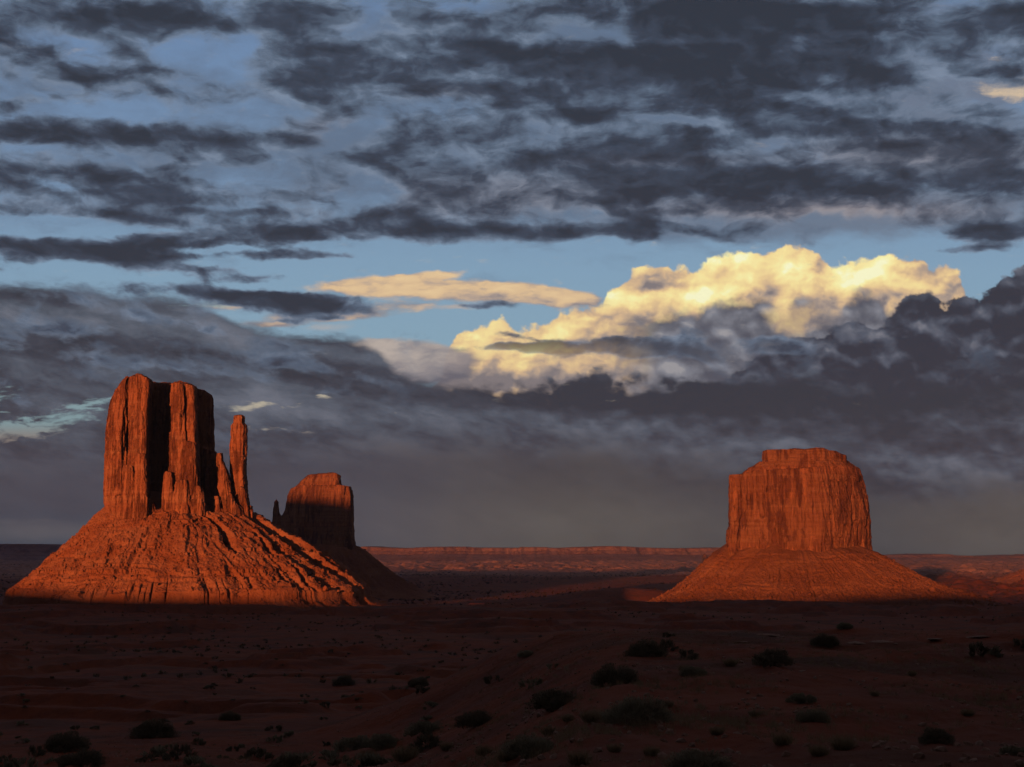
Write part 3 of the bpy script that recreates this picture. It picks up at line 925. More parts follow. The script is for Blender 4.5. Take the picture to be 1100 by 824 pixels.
def slabs(lst, foot, back, sd0):
    """blunt, part-detached slabs leaning on the foot of a wall: (px0, px1, top py, front depth)"""
    for q_, (a0, a1, tp, dp) in enumerate(lst):
        w_ = a1 - a0
        sk = ((q_ * 37) % 5 - 2) * 0.8
        WB.cliff([(a0, back), (a0 + .3, dp + 5), (a0 + w_ * .25, dp), (a1 - w_ * .2, dp + 1), (a1, dp + 6), (a1, back)],
                 [(foot, a0 - .8), ((foot + tp) / 2, a0), (tp, a0 + w_ * .16)], [(foot, a1 + 1), ((foot + tp) / 2, a1 + .3), (tp, a1 - w_ * .14)],
                 [(a0, tp + 2.5 + sk), (a0 + w_ * .3, tp + sk * .4), (a0 + w_ * .65, tp), (a1, tp + 3.0 - sk)], foot, seed=sd0 + q_ * 13, flute=1.2, slab=1.5, crack=1.5, res=0.85, taper=0.84, cap=7, bed=.4)


slabs([(130, 147, 500, -68), (144, 158, 487, -74), (119, 134, 532, -62), (155, 167, 536, -64)], 558, -30, 400)
# middle fin
WB.cliff([(184, 14), (183, -36), (185, -54), (192, -60), (199, -57), (201.5, -50), (204, -56), (210, -57), (214, -48), (215, -14), (216, 14)],
         [(556, 179), (530, 181), (500, 183), (470, 184), (440, 184), (412, 185)], [(560, 220), (540, 217), (500, 215), (460, 213), (430, 212), (412, 211)],
         [(183, 413), (187, 411), (193, 411), (197, 412.5), (201, 412.5), (206, 414), (211, 415.5), (214, 418)], 560, seed=500, flute=2.0, slab=2.0, crack=2.2, taper=0.86, bed=.45)
slabs([(174, 188, 507, -66), (190, 212, 474, -63), (186, 204, 515, -70), (204, 219, 522, -62)], 560, -30, 600)
# broken ridge to the right
WB.cliff([(216, 30), (214, 2), (222, -4), (232, -2), (240, 2), (246, 8), (250, 24)], [(560, 216), (485, 217)], [(560, 256), (520, 249), (505, 245), (496, 242), (486, 237)],
         [(216, 480), (226, 484), (229, 486), (232, 484.5), (236, 486), (238.5, 493), (241, 491), (243, 497), (247, 505), (251, 514)], 562, seed=700, flute=2.0, slab=1.4, crack=2.0, bed=.5)
slabs([(219, 226, 503, -14), (225, 239, 533, -38)], 562, 2, 800)
WB.cliff([(233, 6), (233.5, -18), (237, -30), (243, -34), (249, -28), (254, -12), (256, 6)], [(562, 231), (530, 233), (488, 234.5)], [(562, 261), (540, 256), (520, 251), (507, 248), (498, 245), (490, 240)],
         [(233, 488), (235.5, 486.5), (237.5, 489), (238.5, 495), (241, 494), (243, 500), (245, 501), (247, 509), (249.5, 511), (251, 521), (254, 526), (257, 540)], 562, seed=850, flute=1.8, slab=2.0, crack=2.4, res=0.75, taper=0.75, cap=8, bed=.4)
WB.cliff([(243, 4), (243, -34), (250, -42), (258, -34), (260, 4)], [(564, 241), (530, 245)], [(564, 263), (545, 259), (532, 254)],
         [(243, 533), (247, 529), (249, 531), (252, 535), (256, 541), (261, 548)], 564, seed=870, flute=1.5, slab=1.6, crack=1.8, res=0.75, taper=0.75, cap=7, bed=.4)
WB.flush('cliff', m_cliff, WE)
# thumb
WB.cliff([(249, 12), (248, -8), (253, -18), (261, -18), (265, -8), (265, 12), (257, 18)],
         [(566, 254), (545, 252), (525, 249), (505, 247), (480, 247.5), (462, 248.5), (456.5, 249.2), (454.5, 251.6), (446, 252)],
         [(566, 270), (550, 268.5), (530, 266), (505, 264.5), (480, 265), (463, 265.5), (457, 265), (454.5, 262.2), (451, 262), (449, 263), (446, 262.6)],
         [(247, 447), (252, 446.5), (258, 446), (262, 446.5), (266, 448)], 566, seed=900, flute=0.9, slab=1.5, crack=0.8, res=0.7, taper=0.8, cap=8, rough_top=.6, bed=.5)
slabs([(254, 266, 524, -26), (251, 262, 543, -32), (261, 273, 543, -18)], 568, 2, 950)
WB.flush('spire', m_cliff, WE, 'thin free standing finger of rock')
WB.talus(190, 8, (98, 100, 66, 70), (216, 268, 215, 230), (53.0, 42.0),
         [(-0.4, 1.22), (-0.2, 1.10), (0, 1.0), (0.25, 0.725), (0.5, 0.485), (0.68, 0.325), (0.80, 0.235), (0.90, 0.165), (0.935, 0.13), (0.955, 0.02), (1.0, -0.03), (1.2, -0.12)],
         1000, nth=1700, nt_=640, gully=7.5, lump=2.5, ledges=((-27.0, 4.5, 0.7), (12.0, 3.0, 0.4), (-56.0, 7.0, 0.5)), wild=2.0)
W_TAL = WB.tal
WB.flush('talus', m_talus, WE)

# ---------------- the middle, farther butte with its own little thumb
EB = Butte(3350.0, -125.0)
EE = empty('butte', (-528.0, 3350.0, -125.0), 'small farther butte mostly in shade with only its flat top sunlit, behind the sunlit talus', 'butte')
EB.cliff([(300, 60), (301, -20), (312, -62), (340, -70), (366, -72), (378, -60), (381, -10), (380, 60), (340, 90)],
         [(585, 299), (565, 300), (556, 302), (548, 306.5), (533, 309), (524, 313), (520, 316)], [(590, 382), (581, 380.8), (554, 379.3), (533, 379), (522, 377)],
         [(300, 530), (312, 524), (318, 521.5), (340, 521), (366, 521), (378, 523)], 590, seed=1100, flute=3.5, slab=2.5, crack=3, res=2.0, taper=0.9, bed=.5)
EB.cliff([(318, 20), (320, -40), (340, -52), (364, -50), (368, -30), (366, 20)], [(526, 315), (521, 319), (516, 324), (510, 331)], [(526, 369), (519, 366.5), (509, 365)],
         [(320, 511), (333, 510), (345, 509), (361, 508), (366, 511)], 522, seed=1150, flute=2, slab=2.0, crack=2.5, res=1.6, taper=0.85)
EB.flush('cliff', m_cliff_far, EE)
EB.cliff([(292, 10), (291, -10), (296, -22), (303, -14), (304, 12)], [(590, 288.5), (577, 290), (560, 292.5), (548, 293.8), (538, 295)], [(590, 310), (556, 303.5), (551, 300.3), (543, 299.2), (537, 299)],
         [(293, 540), (297, 536.5), (300, 540)], 590, seed=1180, flute=1.5, slab=1.0, crack=1.5, res=1.6, taper=0.6, cap=6)
EB.flush('spire', m_cliff_far, EE, 'little finger of rock in the shade')
EB.talus(341, 0, (115, 100, 85, 100), (300, 310, 290, 280), (10.0, 8.0),
         [(-0.4, 1.2), (0, 1.0), (0.10, 0.93), (0.25, 0.72), (0.5, 0.42), (0.75, 0.18), (0.95, 0.04), (1.1, -0.02), (1.3, -0.06)], 1200, nth=700, nt_=240, gully=8, lump=2.5)
EB.flush('talus', m_talus_far, EE)

# ---------------- the right butte: one massive block
MB_ = Butte(2650.0, -127.0)
ME = empty('butte', (622.0, 2650.0, -127.0), 'massive flat topped red butte standing alone, fully lit, with three stepped tiers', 'butte')
MB_.cliff([(783, 60), (783, 0), (785, -26), (792, -32), (797, -26), (802, -34), (825, -42), (850, -50), (870, -54), (883, -66), (896, -50), (912, -24), (927, 8), (936, 50), (925, 110), (860, 130), (800, 110)],
          [(600, 781), (592, 781), (570, 782), (565, 784), (530, 784.5), (510, 785)],
          [(600, 937), (590, 936), (564, 935.5), (543, 934), (522, 929.5), (510, 926), (500, 922)],
          [(783, 510), (796, 509.5), (799, 508), (815, 505), (860, 503), (884, 501), (905, 500), (924, 502), (936, 512)], 602, seed=1300, flute=3.6, slab=2.6, crack=3.6, res=1.35, taper=0.9, bed=0.5)
MB_.cliff([(800, 40), (801, -14), (830, -34), (870, -40), (884, -46), (900, -26), (918, 10), (922, 50), (860, 100)],
          [(512, 795), (508, 798), (503, 804), (498, 813), (494, 818)], [(512, 927), (503, 922.5), (497, 914), (492, 909)],
          [(798, 497), (820, 495.5), (850, 496), (884, 495), (910, 495)], 510, seed=1400, flute=1.6, slab=1.6, crack=2.0, res=1.2, taper=0.86, bed=2.6)
MB_.cliff([(820, 30), (820, -12), (845, -24), (870, -28), (885, -32), (893, -18), (908, 6), (909, 40), (860, 70)],
          [(502, 817), (494, 819.5), (488, 819), (483, 820)], [(502, 912), (494, 909.5), (487, 909), (482, 905)],
          [(819, 485), (823, 483.2), (834, 484), (850, 482.3), (866, 483.2), (886, 481.3), (891, 483.8), (899, 484.4), (903, 487), (909, 489)], 498, seed=1500, flute=1.6, slab=1.8, crack=2.2, res=1.2, taper=0.93, bed=2.2, rough_top=1.2)
MB_.flush('cliff', m_cliff_far, ME)
MB_.talus(859, 20, (176, 170, 88, 150), (350, 475, 350, 350), (-8.0, -8.0),
          [(-0.4, 1.4), (-0.15, 1.15), (0, 1.0), (0.12, 0.82), (0.3, 0.56), (0.5, 0.325), (0.7, 0.165), (0.85, 0.08), (1.0, 0.02), (1.2, -0.03)], 1600, nth=1500, nt_=480, gully=6.5, lump=2.6,
          ledges=((-26.0, 4.5, 0.9), (-62.0, 3.5, 0.3)), wild=1.01)
M_TAL = MB_.tal
MB_.flush('talus', m_talus_far, ME)

# ---------------- a fourth butte, of which only the apron reaches into the picture at the right
RB = Butte(4500.0, -124.0)
RE = empty('butte', (RB.xz(1205, 590)[0], 4500.0, -124.0), 'hazy red debris slope of a butte cut off by the right edge of the photo', 'butte')
RB.cliff([(1150, 60), (1152, -60), (1180, -90), (1215, -90), (1250, -50), (1255, 60), (1200, 110)], [(600, 1148), (500, 1156)], [(600, 1258), (500, 1250)],
         [(1150, 512), (1180, 506), (1220, 505), (1255, 510)], 604, seed=1700, flute=6, slab=3, crack=5, res=3.5, taper=0.9)
RB.flush('cliff', m_cliff_far, RE)
RB.talus(1203, 0, (185, 185, 140, 140), (480, 480, 440, 420), (-20.0, -20.0),
         [(-0.4, 1.2), (0, 1.0), (0.2, 0.80), (0.5, 0.47), (0.8, 0.18), (1.0, 0.02), (1.3, -0.06)], 1750, nth=600, nt_=220, gully=6, lump=3)
RB.flush('talus', m_talus, RE)

# ---------------- mesas along the horizon
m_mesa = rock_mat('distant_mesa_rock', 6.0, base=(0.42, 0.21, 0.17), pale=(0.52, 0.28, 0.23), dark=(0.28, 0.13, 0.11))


def mesa(label, Y, pts, base_z, depth, seed, notch=30.0):
    """long tableland; pts: (px, top py) along its rim"""
    px = np.array([p[0] for p in pts], float)
    tz = np.array([pix(550, p[1], Y)[2] for p in pts])
    xs = (px - 550) / FPX * Y
    n = int((xs[-1] - xs[0]) / 9.0)
    x_ = np.linspace(xs[0], xs[-1], n)
    top = np.interp(x_, xs, tz) + fbm(x_ / 500, x_ * 0, seed=seed, octv=5) * 9 + blocks(x_, x_ * 0, 310, 10, seed + 1) * 4
    hgt = top - base_z
    prof = [(-1.0, 0.0), (-0.75, 0.10), (-0.5, 0.24), (-0.3, 0.38), (-0.16, 0.50), (-0.12, 0.53), (-0.10, 0.62), (-0.08, 0.70), (-0.06, 0.72), (-0.045, 0.82), (-0.03, 0.93), (-0.015, 0.985), (0, 1.0), (0.3, 1.01), (0.8, 1.0), (1.0, 0.0)]
    pr = np.array(prof)
    tq = np.concatenate([np.linspace(-1, -0.2, 22), np.linspace(-0.19, 0.0, 30), [0.1, 0.3, 0.6, 0.8, 1.0]])
    hh = np.interp(tq, pr[:, 0], pr[:, 1])
    Xg = np.repeat(x_[None, :], len(tq), 0)
    Tg = np.repeat(tq[:, None], n, 1)
    rim = fbm(Xg / 700, Tg * 0, seed=seed + 2, octv=5, gain=0.6) * 260 + fbm(Xg / 120, Tg * 0.5, seed=seed + 3, octv=3, ridged=True) * notch
    Zg = base_z - 12 + (hgt[None, :] + 12) * hh[:, None] + fbm(Xg / 60, Tg * 9, seed=seed + 4, octv=4) * 3.5 * (hh[:, None] < 0.95)
    ends = np.minimum(np.arange(n), np.arange(n)[::-1]) / 60.0
    Zg = base_z - 12 + (Zg - base_z + 12) * np.clip(ends, 0, 1)[None, :] ** 0.6
    Yg = Y + Tg * depth - rim * (Tg < 0.05)
    co_ = np.stack([Xg, Yg, Zg], -1).reshape(-1, 3)
    o = mesh_np('mesa', co_ - np.array([[(xs[0] + xs[-1]) / 2, Y, base_z]]), grid_faces(len(tq), n), m_mesa)
    o.location = ((xs[0] + xs[-1]) / 2, Y, base_z)
    tag(o, label, 'mesa')
    return o


mesa('long pink mesa on the horizon between the shaded butte and the massive right butte', 11500.0,
     [(330, 588), (400, 587), (430, 588.5), (470, 588), (520, 588.5), (560, 588), (600, 588.5), (650, 587), (700, 588), (760, 588.5), (820, 589.5), (880, 590)], -106.0, 1700.0, 2000)
mesa('low pink mesa on the horizon at the right, beyond the foot of the massive butte', 12500.0,
     [(860, 597), (900, 597.5), (950, 597), (980, 597.5), (1010, 596), (1040, 597.5), (1070, 597), (1130, 596.5), (1250, 597)], -104.0, 1500.0, 2100, 40)
mesa('dark purple mesa on the horizon left of the largest butte', 12000.0,
     [(-120, 585), (-20, 584.5), (40, 585), (90, 587), (150, 590), (260, 591)], -106.0, 1600.0, 2200)
# a lone little tower out on the plain
TB = Butte(8200.0, -112.0)
TE = empty('butte', (TB.xz(757, 595)[0], 8200.0, -112.0), 'tiny dark rock tower far out on the plain before the pink mesa', 'butte')
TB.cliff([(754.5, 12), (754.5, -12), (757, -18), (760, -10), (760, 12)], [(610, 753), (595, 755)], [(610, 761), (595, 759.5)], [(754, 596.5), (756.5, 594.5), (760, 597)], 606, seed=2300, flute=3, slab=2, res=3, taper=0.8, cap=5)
m_tower_shade = rock_mat('shade_toned_rock', 4.0, base=(0.09, 0.06, 0.06), pale=(0.13, 0.08, 0.075), dark=(0.05, 0.035, 0.035))  # dark base colour stands in for shade on the sunlit tower
TB.flush('cliff', m_tower_shade, TE)
TB.talus(757, 0, (14, 14, 14, 14), (60, 60, 60, 60), (-85, -85), [(-0.4, 1.1), (0, 1), (0.5, 0.4), (1, 0.02), (1.3, -0.05)], 2350, nth=90, nt_=30, gully=2, lump=1)
TB.flush('talus', m_mesa, TE)

# ---------------- unseen high ground behind and beside the viewer, its skyline shaped to throw valley shadows
def sun_uv(u_, w_, v_):
    """point whose shadow line is (u, w): u across the sunlight, w height carried along it, v along it"""
    cs, sn_ = math.cos(SUN_SIDE), math.sin(SUN_SIDE)
    return u_ * cs + v_ * sn_, -u_ * sn_ + v_ * cs, w_ - v_ * math.tan(SUN_EL)


SKYLINE = [(-11500, 900), (-7200, 880), (-6300, 760), (-5900, 520), (-5200, 470), (-3022, 306), (-2243, 330), (-1841, 341), (-1656, 329), (-1600, 310), (-1500, 215), (-1430, 160), (-1320, 125), (-1262, 62), (-1228, 44), (-1190, 34),
           (-1142, 32), (-1060, 30), (-956, 29), (-800, 29), (-755, 32), (-728, 58), (-694, 72), (-600, 74), (-514, 71), (-430, 72), (-360, 79), (-254, 90), (-93, 102), (100, 110), (500, 100), (2600, 60)]
us = np.linspace(-11500, 2600, 2400)
wsk = np.interp(us, [p[0] for p in SKYLINE], [p[1] for p in SKYLINE]) + fbm(us / 90.0, us * 0, seed=77, octv=4) * 4.5
vs = [-1500, -1200, -900, -640, -470, -430, -400, -380, -340, -250, -120]
hs = [0.0, 0.25, 0.62, 0.9, 0.985, 0.995, 1.0, 0.97, 0.72, 0.35, 0.0]
rows = []
for v_, h_ in zip(vs, hs):
    xx, yy, _ = sun_uv(us, wsk, v_)
    zt_ = wsk + 400 * math.tan(SUN_EL)
    zz = -30 + (zt_ + 30) * h_ + (fbm(us / 40.0, us * 0 + v_ / 60.0, seed=78, octv=4) * 5 if 0 < h_ < 0.97 else 0)
    # keep clear of the viewer's own knoll
    rows.append(np.stack([xx, yy, zz], -1))
shadow_hills = mesh_np('shadow_hills', np.concatenate(rows), grid_faces(len(vs), len(us)), m_talus)
tag(shadow_hills, kind='structure')

# ================================================================== loose rock
def ico(sub):
    p = (1 + 5 ** .5) / 2
    v = np.array([(-1, p, 0), (1, p, 0), (-1, -p, 0), (1, -p, 0), (0, -1, p), (0, 1, p), (0, -1, -p), (0, 1, -p), (p, 0, -1), (p, 0, 1), (-p, 0, -1), (-p, 0, 1)], float)
    v /= np.linalg.norm(v[0])
    f = [(0, 11, 5), (0, 5, 1), (0, 1, 7), (0, 7, 10), (0, 10, 11), (1, 5, 9), (5, 11, 4), (11, 10, 2), (10, 7, 6), (7, 1, 8), (3, 9, 4), (3, 4, 2), (3, 2, 6), (3, 6, 8), (3, 8, 9), (4, 9, 5), (2, 4, 11), (6, 2, 10), (8, 6, 7), (9, 8, 1)]
    v = [tuple(q) for q in v]
    for _ in range(sub):
        mid, nf = {}, []

        def mp(a, b):
            k = (min(a, b), max(a, b))
            if k not in mid:
                q = np.array(v[a]) + np.array(v[b])
                v.append(tuple(q / np.linalg.norm(q)))
                mid[k] = len(v) - 1
            return mid[k]
        for a, b, c in f:
            x1, x2, x3 = mp(a, b), mp(b, c), mp(c, a)
            nf += [(a, x1, x3), (b, x2, x1), (c, x3, x2), (x1, x2, x3)]
        f = nf
    return np.array(v), np.array(f)


RNG = np.random.default_rng(12)


def rock_shape(sub, seed):
    """angular block: a ball cut by random planes"""
    r = np.random.default_rng(seed)
    v, f = ico(sub)
    for _ in range(11):
        n = r.normal(size=3); n /= np.linalg.norm(n)
        d = r.uniform(0.45, 0.8)
        k = v @ n
        v = v - np.maximum(k - d, 0)[:, None] * n[None, :]
    v = v * r.uniform(0.7, 1.25, 3)[None, :]
    v += r.normal(scale=0.025, size=v.shape)
    return v, f


ROCKS = [rock_shape(1, k) for k in range(8)]


def rotz(v, a):
    c, s_ = math.cos(a), math.sin(a)
    return np.stack([v[:, 0] * c - v[:, 1] * s_, v[:, 0] * s_ + v[:, 1] * c, v[:, 2]], -1)


def scatter_rocks(name, label, pts, sizes, mat):
    cs, fs, off = [], [], 0
    for (p, s_) in zip(pts, sizes):
        v, f = ROCKS[RNG.integers(8)]
        v = rotz(v * s_, RNG.uniform(0, 6.28)) * np.array([1, 1, RNG.uniform(.6, 1.0)])
        cs.append(v + p); fs.append(f + off); off += len(v)
    o = mesh_np(name, np.vstack(cs), np.vstack(fs), mat, smooth=False)
    return tag(o, label, 'rubble', kind='stuff')


def talus_pts(T_, n, lo=0.05, hi=0.97, jit=0.5, amin=-205, amax=25):
    cx, cy, a, R0, R1, co_ = T_
    nt_ = co_.shape[0]
    ai = RNG.integers(0, int(len(a) * 0.8), n)
    ti = (14 + (nt_ - 14) / 1.12 * RNG.uniform(lo, hi, n) ** 0.8).astype(int)
    ti = np.clip(ti, 0, nt_ - 1)
    return co_[ti, ai]


def clusterize(p, sc, seed, n):
    w = fbm(p[:, 0] / sc, p[:, 1] / sc, seed=seed, octv=3)
    return p[np.argsort(-w + RNG.normal(scale=0.25, size=len(p)))[:n]]


P1 = clusterize(talus_pts(W_TAL, 22000), 26.0, 301, 11000)
scatter_rocks('rubble', 'loose broken rock strewn over the talus below the twin finned butte', P1, np.exp(RNG.normal(-0.25, 0.5, len(P1))), m_talus)
P2 = clusterize(talus_pts(M_TAL, 9000), 60.0, 302, 4000)
scatter_rocks('rubble', 'loose broken rock strewn over the apron of the massive flat topped butte', P2, np.exp(RNG.normal(0.35, 0.5, len(P2))), m_talus_far)


def lone_boulder(px, py, Y0, Y1, T_, size, label, grp, mat, seed):
    """a big block set on a talus apron where the given view ray meets it"""
    co_ = T_[5].reshape(-1, 3)
    d = np.array(pix(px, py))
    ang = co_[:, 0] / co_[:, 1] - d[0]
    elv = co_[:, 2] / co_[:, 1] - d[2]
    k = np.argmin(ang ** 2 + elv ** 2 + (co_[:, 1] > T_[1]) * 1.0)
    v, f = rock_shape(2, seed)
    v = rotz(v * size, seed * 1.7)
    o = mesh_np('boulder', v, f, mat, smooth=False)
    o.location = tuple(co_[k] + np.array([0, -size * 0.2, size * 0.35]))
    tag(o, label, 'boulder', grp)


for k, (px, py, s_) in enumerate([(349, 634, 3.6), (363, 636, 2.8), (331, 617, 2.6), (325, 606, 2.4), (316, 596, 2.6), (305, 597, 3.0), (281, 573, 2.6), (290, 584, 2.3), (297, 626, 2.8), (262, 622, 2.6),
                                  (238, 640, 2.8), (205, 634, 2.6), (170, 628, 2.4), (140, 620, 2.6), (98, 618, 2.4), (60, 622, 2.4), (221, 598, 2.6), (384, 642, 2.4), (250, 600, 2.4), (186, 612, 2.2)]):
    lone_boulder(px, py, 1500, 1650, W_TAL, s_, 'large angular block lying on the sunlit talus below the twin finned butte', 'big blocks on the near talus', m_talus, 50 + k)
for k, (px, py, s_) in enumerate([(770, 619, 5.2), (742, 627, 3.6), (736, 631, 3.4), (711, 640, 3.8), (757, 622, 3.0), (805, 642, 3.4), (1021, 641, 3.4), (786, 612, 3.0)]):
    lone_boulder(px, py, 2400, 2650, M_TAL, s_, 'dark block lying on the apron of the massive flat topped butte', 'blocks on the apron of the massive butte', m_talus_far, 90 + k)

# pale slabs of bedrock on the near rise
m_slab, t, b = new_mat('pale_weathered_rock')
x, y, z, g = pos()
c = mixc(sstep(noise(vec(x * 3, y * 3, z * 9), 1.0, 6, 0.6), 0.4, 0.65), (0.36, 0.22, 0.16), (0.24, 0.12, 0.08))
t.links.new(c, b.inputs['Base Color'])
bump(t, b, noise(vec(x * 5, y * 5, z * 12), 1.0, 6, 0.65), 0.8, 0.05)
for k, (px, py, wpx) in enumerate([(826, 683, 24), (838, 685, 16), (921, 692, 20), (948, 690, 30), (962, 692, 14), (862, 721, 13), (1085, 777, 8), (796, 690, 14), (1003, 688, 18), (1050, 686, 26)]):
    gx_, gy_, gz_ = hit(px, py)
    v, f = rock_shape(2, 130 + k)
    w_ = wpx / FPX * gy_ * 0.55
    v = v * np.array([w_, w_ * 0.8, w_ * 0.16])
    o = mesh_np('flat_rock', v, f, m_slab, smooth=False)
    o.location = (gx_, gy_, gz_ + w_ * 0.03)
    o.rotation_euler = (0, 0, (k * 0.9) % 0.7 - 0.35)
    tag(o, 'flat pale slab of bedrock breaking the shaded red sand', 'rock', 'pale slabs on the near rise')

# ================================================================== desert shrubs
def leaf_mat(name, c1, c2):
    m, t, b = new_mat(name)
    x, y, z, g = pos()
    n = noise(vec(x * 9, y * 9, z * 9), 1.0, 3, 0.6)
    t.links.new(mixc(sstep(n, 0.35, 0.65), c1, c2), b.inputs['Base Color'])
    # thin leaves let part of the sky through
    tr = t.nodes.new('ShaderNodeBsdfTranslucent')
    t.links.new(b.inputs['Base Color'].links[0].from_socket, tr.inputs['Color'])
    mx = t.nodes.new('ShaderNodeMixShader')
    mx.inputs[0].default_value = 0.4
    t.links.new(b.outputs[0], mx.inputs[1])
    t.links.new(tr.outputs[0], mx.inputs[2])
    t.links.new(mx.outputs[0], t.nodes['Material Output'].inputs[0])
    return m


m_far_scrub = leaf_mat('far_scrub_leaf', (0.10, 0.055, 0.03), (0.06, 0.038, 0.022))
m_sage = leaf_mat('sagebrush_leaf', (0.34, 0.28, 0.18), (0.23, 0.195, 0.12))
m_dark = leaf_mat('dark_shrub_leaf', (0.24, 0.18, 0.115), (0.15, 0.12, 0.075))
m_dry = leaf_mat('dry_straw', (0.36, 0.25, 0.14), (0.24, 0.165, 0.09))
m_stem = leaf_mat('grey_brown_stem', (0.09, 0.065, 0.045), (0.055, 0.04, 0.03))


def quads(c, ax, wd):
    """thin blades: centres, half length vectors, half width vectors"""
    co_ = np.stack([c - ax - wd * .5, c - ax * .1 - wd, c + ax, c - ax * .1 + wd], 1)
    return co_.reshape(-1, 3), np.arange(len(c) * 4).reshape(-1, 4)


def shrub_foliage(n, seed, h=0.72, leaf=0.05, clumps=22, shell=0.6):
    """unit shrub (radius 1): sprigs gathered in clumps through a low dome with gaps between them"""
    r = np.random.default_rng(seed)
    cc_ = []
    while len(cc_) < clumps:
        d = r.normal(size=3); d[2] = abs(d[2]) * 0.9; d /= np.linalg.norm(d)
        rad = r.uniform(0.45, 1.0) ** 0.6
        cc_.append((d[0] * rad, d[1] * rad, (0.12 + d[2] * rad * 0.95) * h))
    cc_ = np.array(cc_)
    rad = r.uniform(0.17, 0.34, clumps)
    k = r.integers(0, clumps, n)
    off = r.normal(size=(n, 3)); off /= np.linalg.norm(off, axis=1)[:, None]
    c_ = cc_[k] + off * (rad[k] * r.uniform(0.2, 1.0, n) ** 0.5)[:, None] * np.array([1, 1, 0.85])
    c_[:, 2] = np.maximum(c_[:, 2], 0.01)
    up = c_ / (np.linalg.norm(c_, axis=1)[:, None] + 1e-6) + np.array([0, 0, 0.8]) + r.normal(scale=0.45, size=(n, 3))
    up /= np.linalg.norm(up, axis=1)[:, None]
    wd = np.cross(up, r.normal(size=(n, 3))); wd /= np.linalg.norm(wd, axis=1)[:, None] + 1e-6
    l_ = leaf * r.uniform(0.6, 1.5, n)
    return quads(c_, up * l_[:, None], wd * (l_ * 0.24)[:, None])


def shrub_stems(n, seed, h=0.6):
    r = np.random.default_rng(seed)
    cs, fs, off = [], [], 0
    for _ in range(n):
        a = r.uniform(0, 6.28); e = r.uniform(0.25, 1.0)
        tip = np.array([math.cos(a) * e * 0.8, math.sin(a) * e * 0.8, h * r.uniform(0.5, 0.95)])
        mid = tip * np.array([0.35, 0.35, 0.5])
        pts = np.array([(0, 0, -0.06), mid + r.normal(scale=0.03, size=3), tip])
        for i, w_ in enumerate((0.022, 0.014, 0.005)):
            for q in range(4):
                an = q * math.pi / 2
                cs.append(pts[i] + np.array([math.cos(an) * w_, math.sin(an) * w_, 0]))
        for i in range(2):
            for q in range(4):
                fs.append((off + i * 4 + q, off + i * 4 + (q + 1) % 4, off + i * 4 + 4 + (q + 1) % 4, off + i * 4 + 4 + q))
        off += 12
    return np.array(cs), np.array(fs)


def tuft(n, seed, spread=0.55):
    r = np.random.default_rng(seed)
    a = r.uniform(0, 6.28, n); e = r.uniform(0, 1, n) ** 0.7
    base = np.stack([np.cos(a) * e * 0.35, np.sin(a) * e * 0.35, np.zeros(n)], -1)
    dirn = np.stack([np.cos(a) * e * spread, np.sin(a) * e * spread, np.ones(n)], -1) + r.normal(scale=0.16, size=(n, 3))
    dirn /= np.linalg.norm(dirn, axis=1)[:, None]
    l_ = r.uniform(0.3, 0.85, n) * 0.5
    wd = np.cross(dirn, r.normal(size=(n, 3))); wd /= np.linalg.norm(wd, axis=1)[:, None]
    return quads(base + dirn * l_[:, None], dirn * l_[:, None], wd * 0.010)


def proto(kind, seed):
    """one shrub of each kind, its foliage and stems; copies share the meshes"""
    mat = {'sage': m_sage, 'dark': m_dark, 'pale': m_dry}[kind]
    r_ = empty({'sage': 'sagebrush', 'dark': 'desert_shrub', 'pale': 'grass_tuft'}[kind], (0, 0, 0))
    if kind == 'pale':
        v, f = tuft(600, seed)
        mesh_np('blades', v, f, mat, r_, smooth=False)
    else:
        v, f = shrub_foliage(8000, seed, leaf=0.05, clumps=62 + seed % 9)
        mesh_np('foliage', v, f, mat, r_, smooth=False)
        v, f = shrub_stems(26, seed + 3)
        mesh_np('stems', v, f, m_stem, r_, smooth=False)
    return r_


PROTO, USED = {}, set()


def plant(kind, px, py, wpx, label, cat, group, k, hscale=1.0):
    """set a plant with its foot on the ground seen at (px, py); wpx is its width in the photograph"""
    key = (kind, k % 3)
    if key not in PROTO:
        PROTO[key] = proto(kind, 700 + k % 3 * 31 + len(kind))
        o = PROTO[key]
    else:
        src = PROTO[key]
        o = src.copy(); COL.objects.link(o)
        for ch in src.children:
            c_ = ch.copy(); COL.objects.link(c_); c_.parent = o
    gx_, gy_, gz_ = hit(px, py)
    s_ = wpx / FPX * math.hypot(gx_, gy_) * 0.5
    o.location = (gx_, gy_, gz_ - 0.04 * s_)
    o.rotation_euler = (0, 0, k * 2.4)
    o.scale = (s_, s_, s_ * hscale)
    tag(o, label, cat, group)


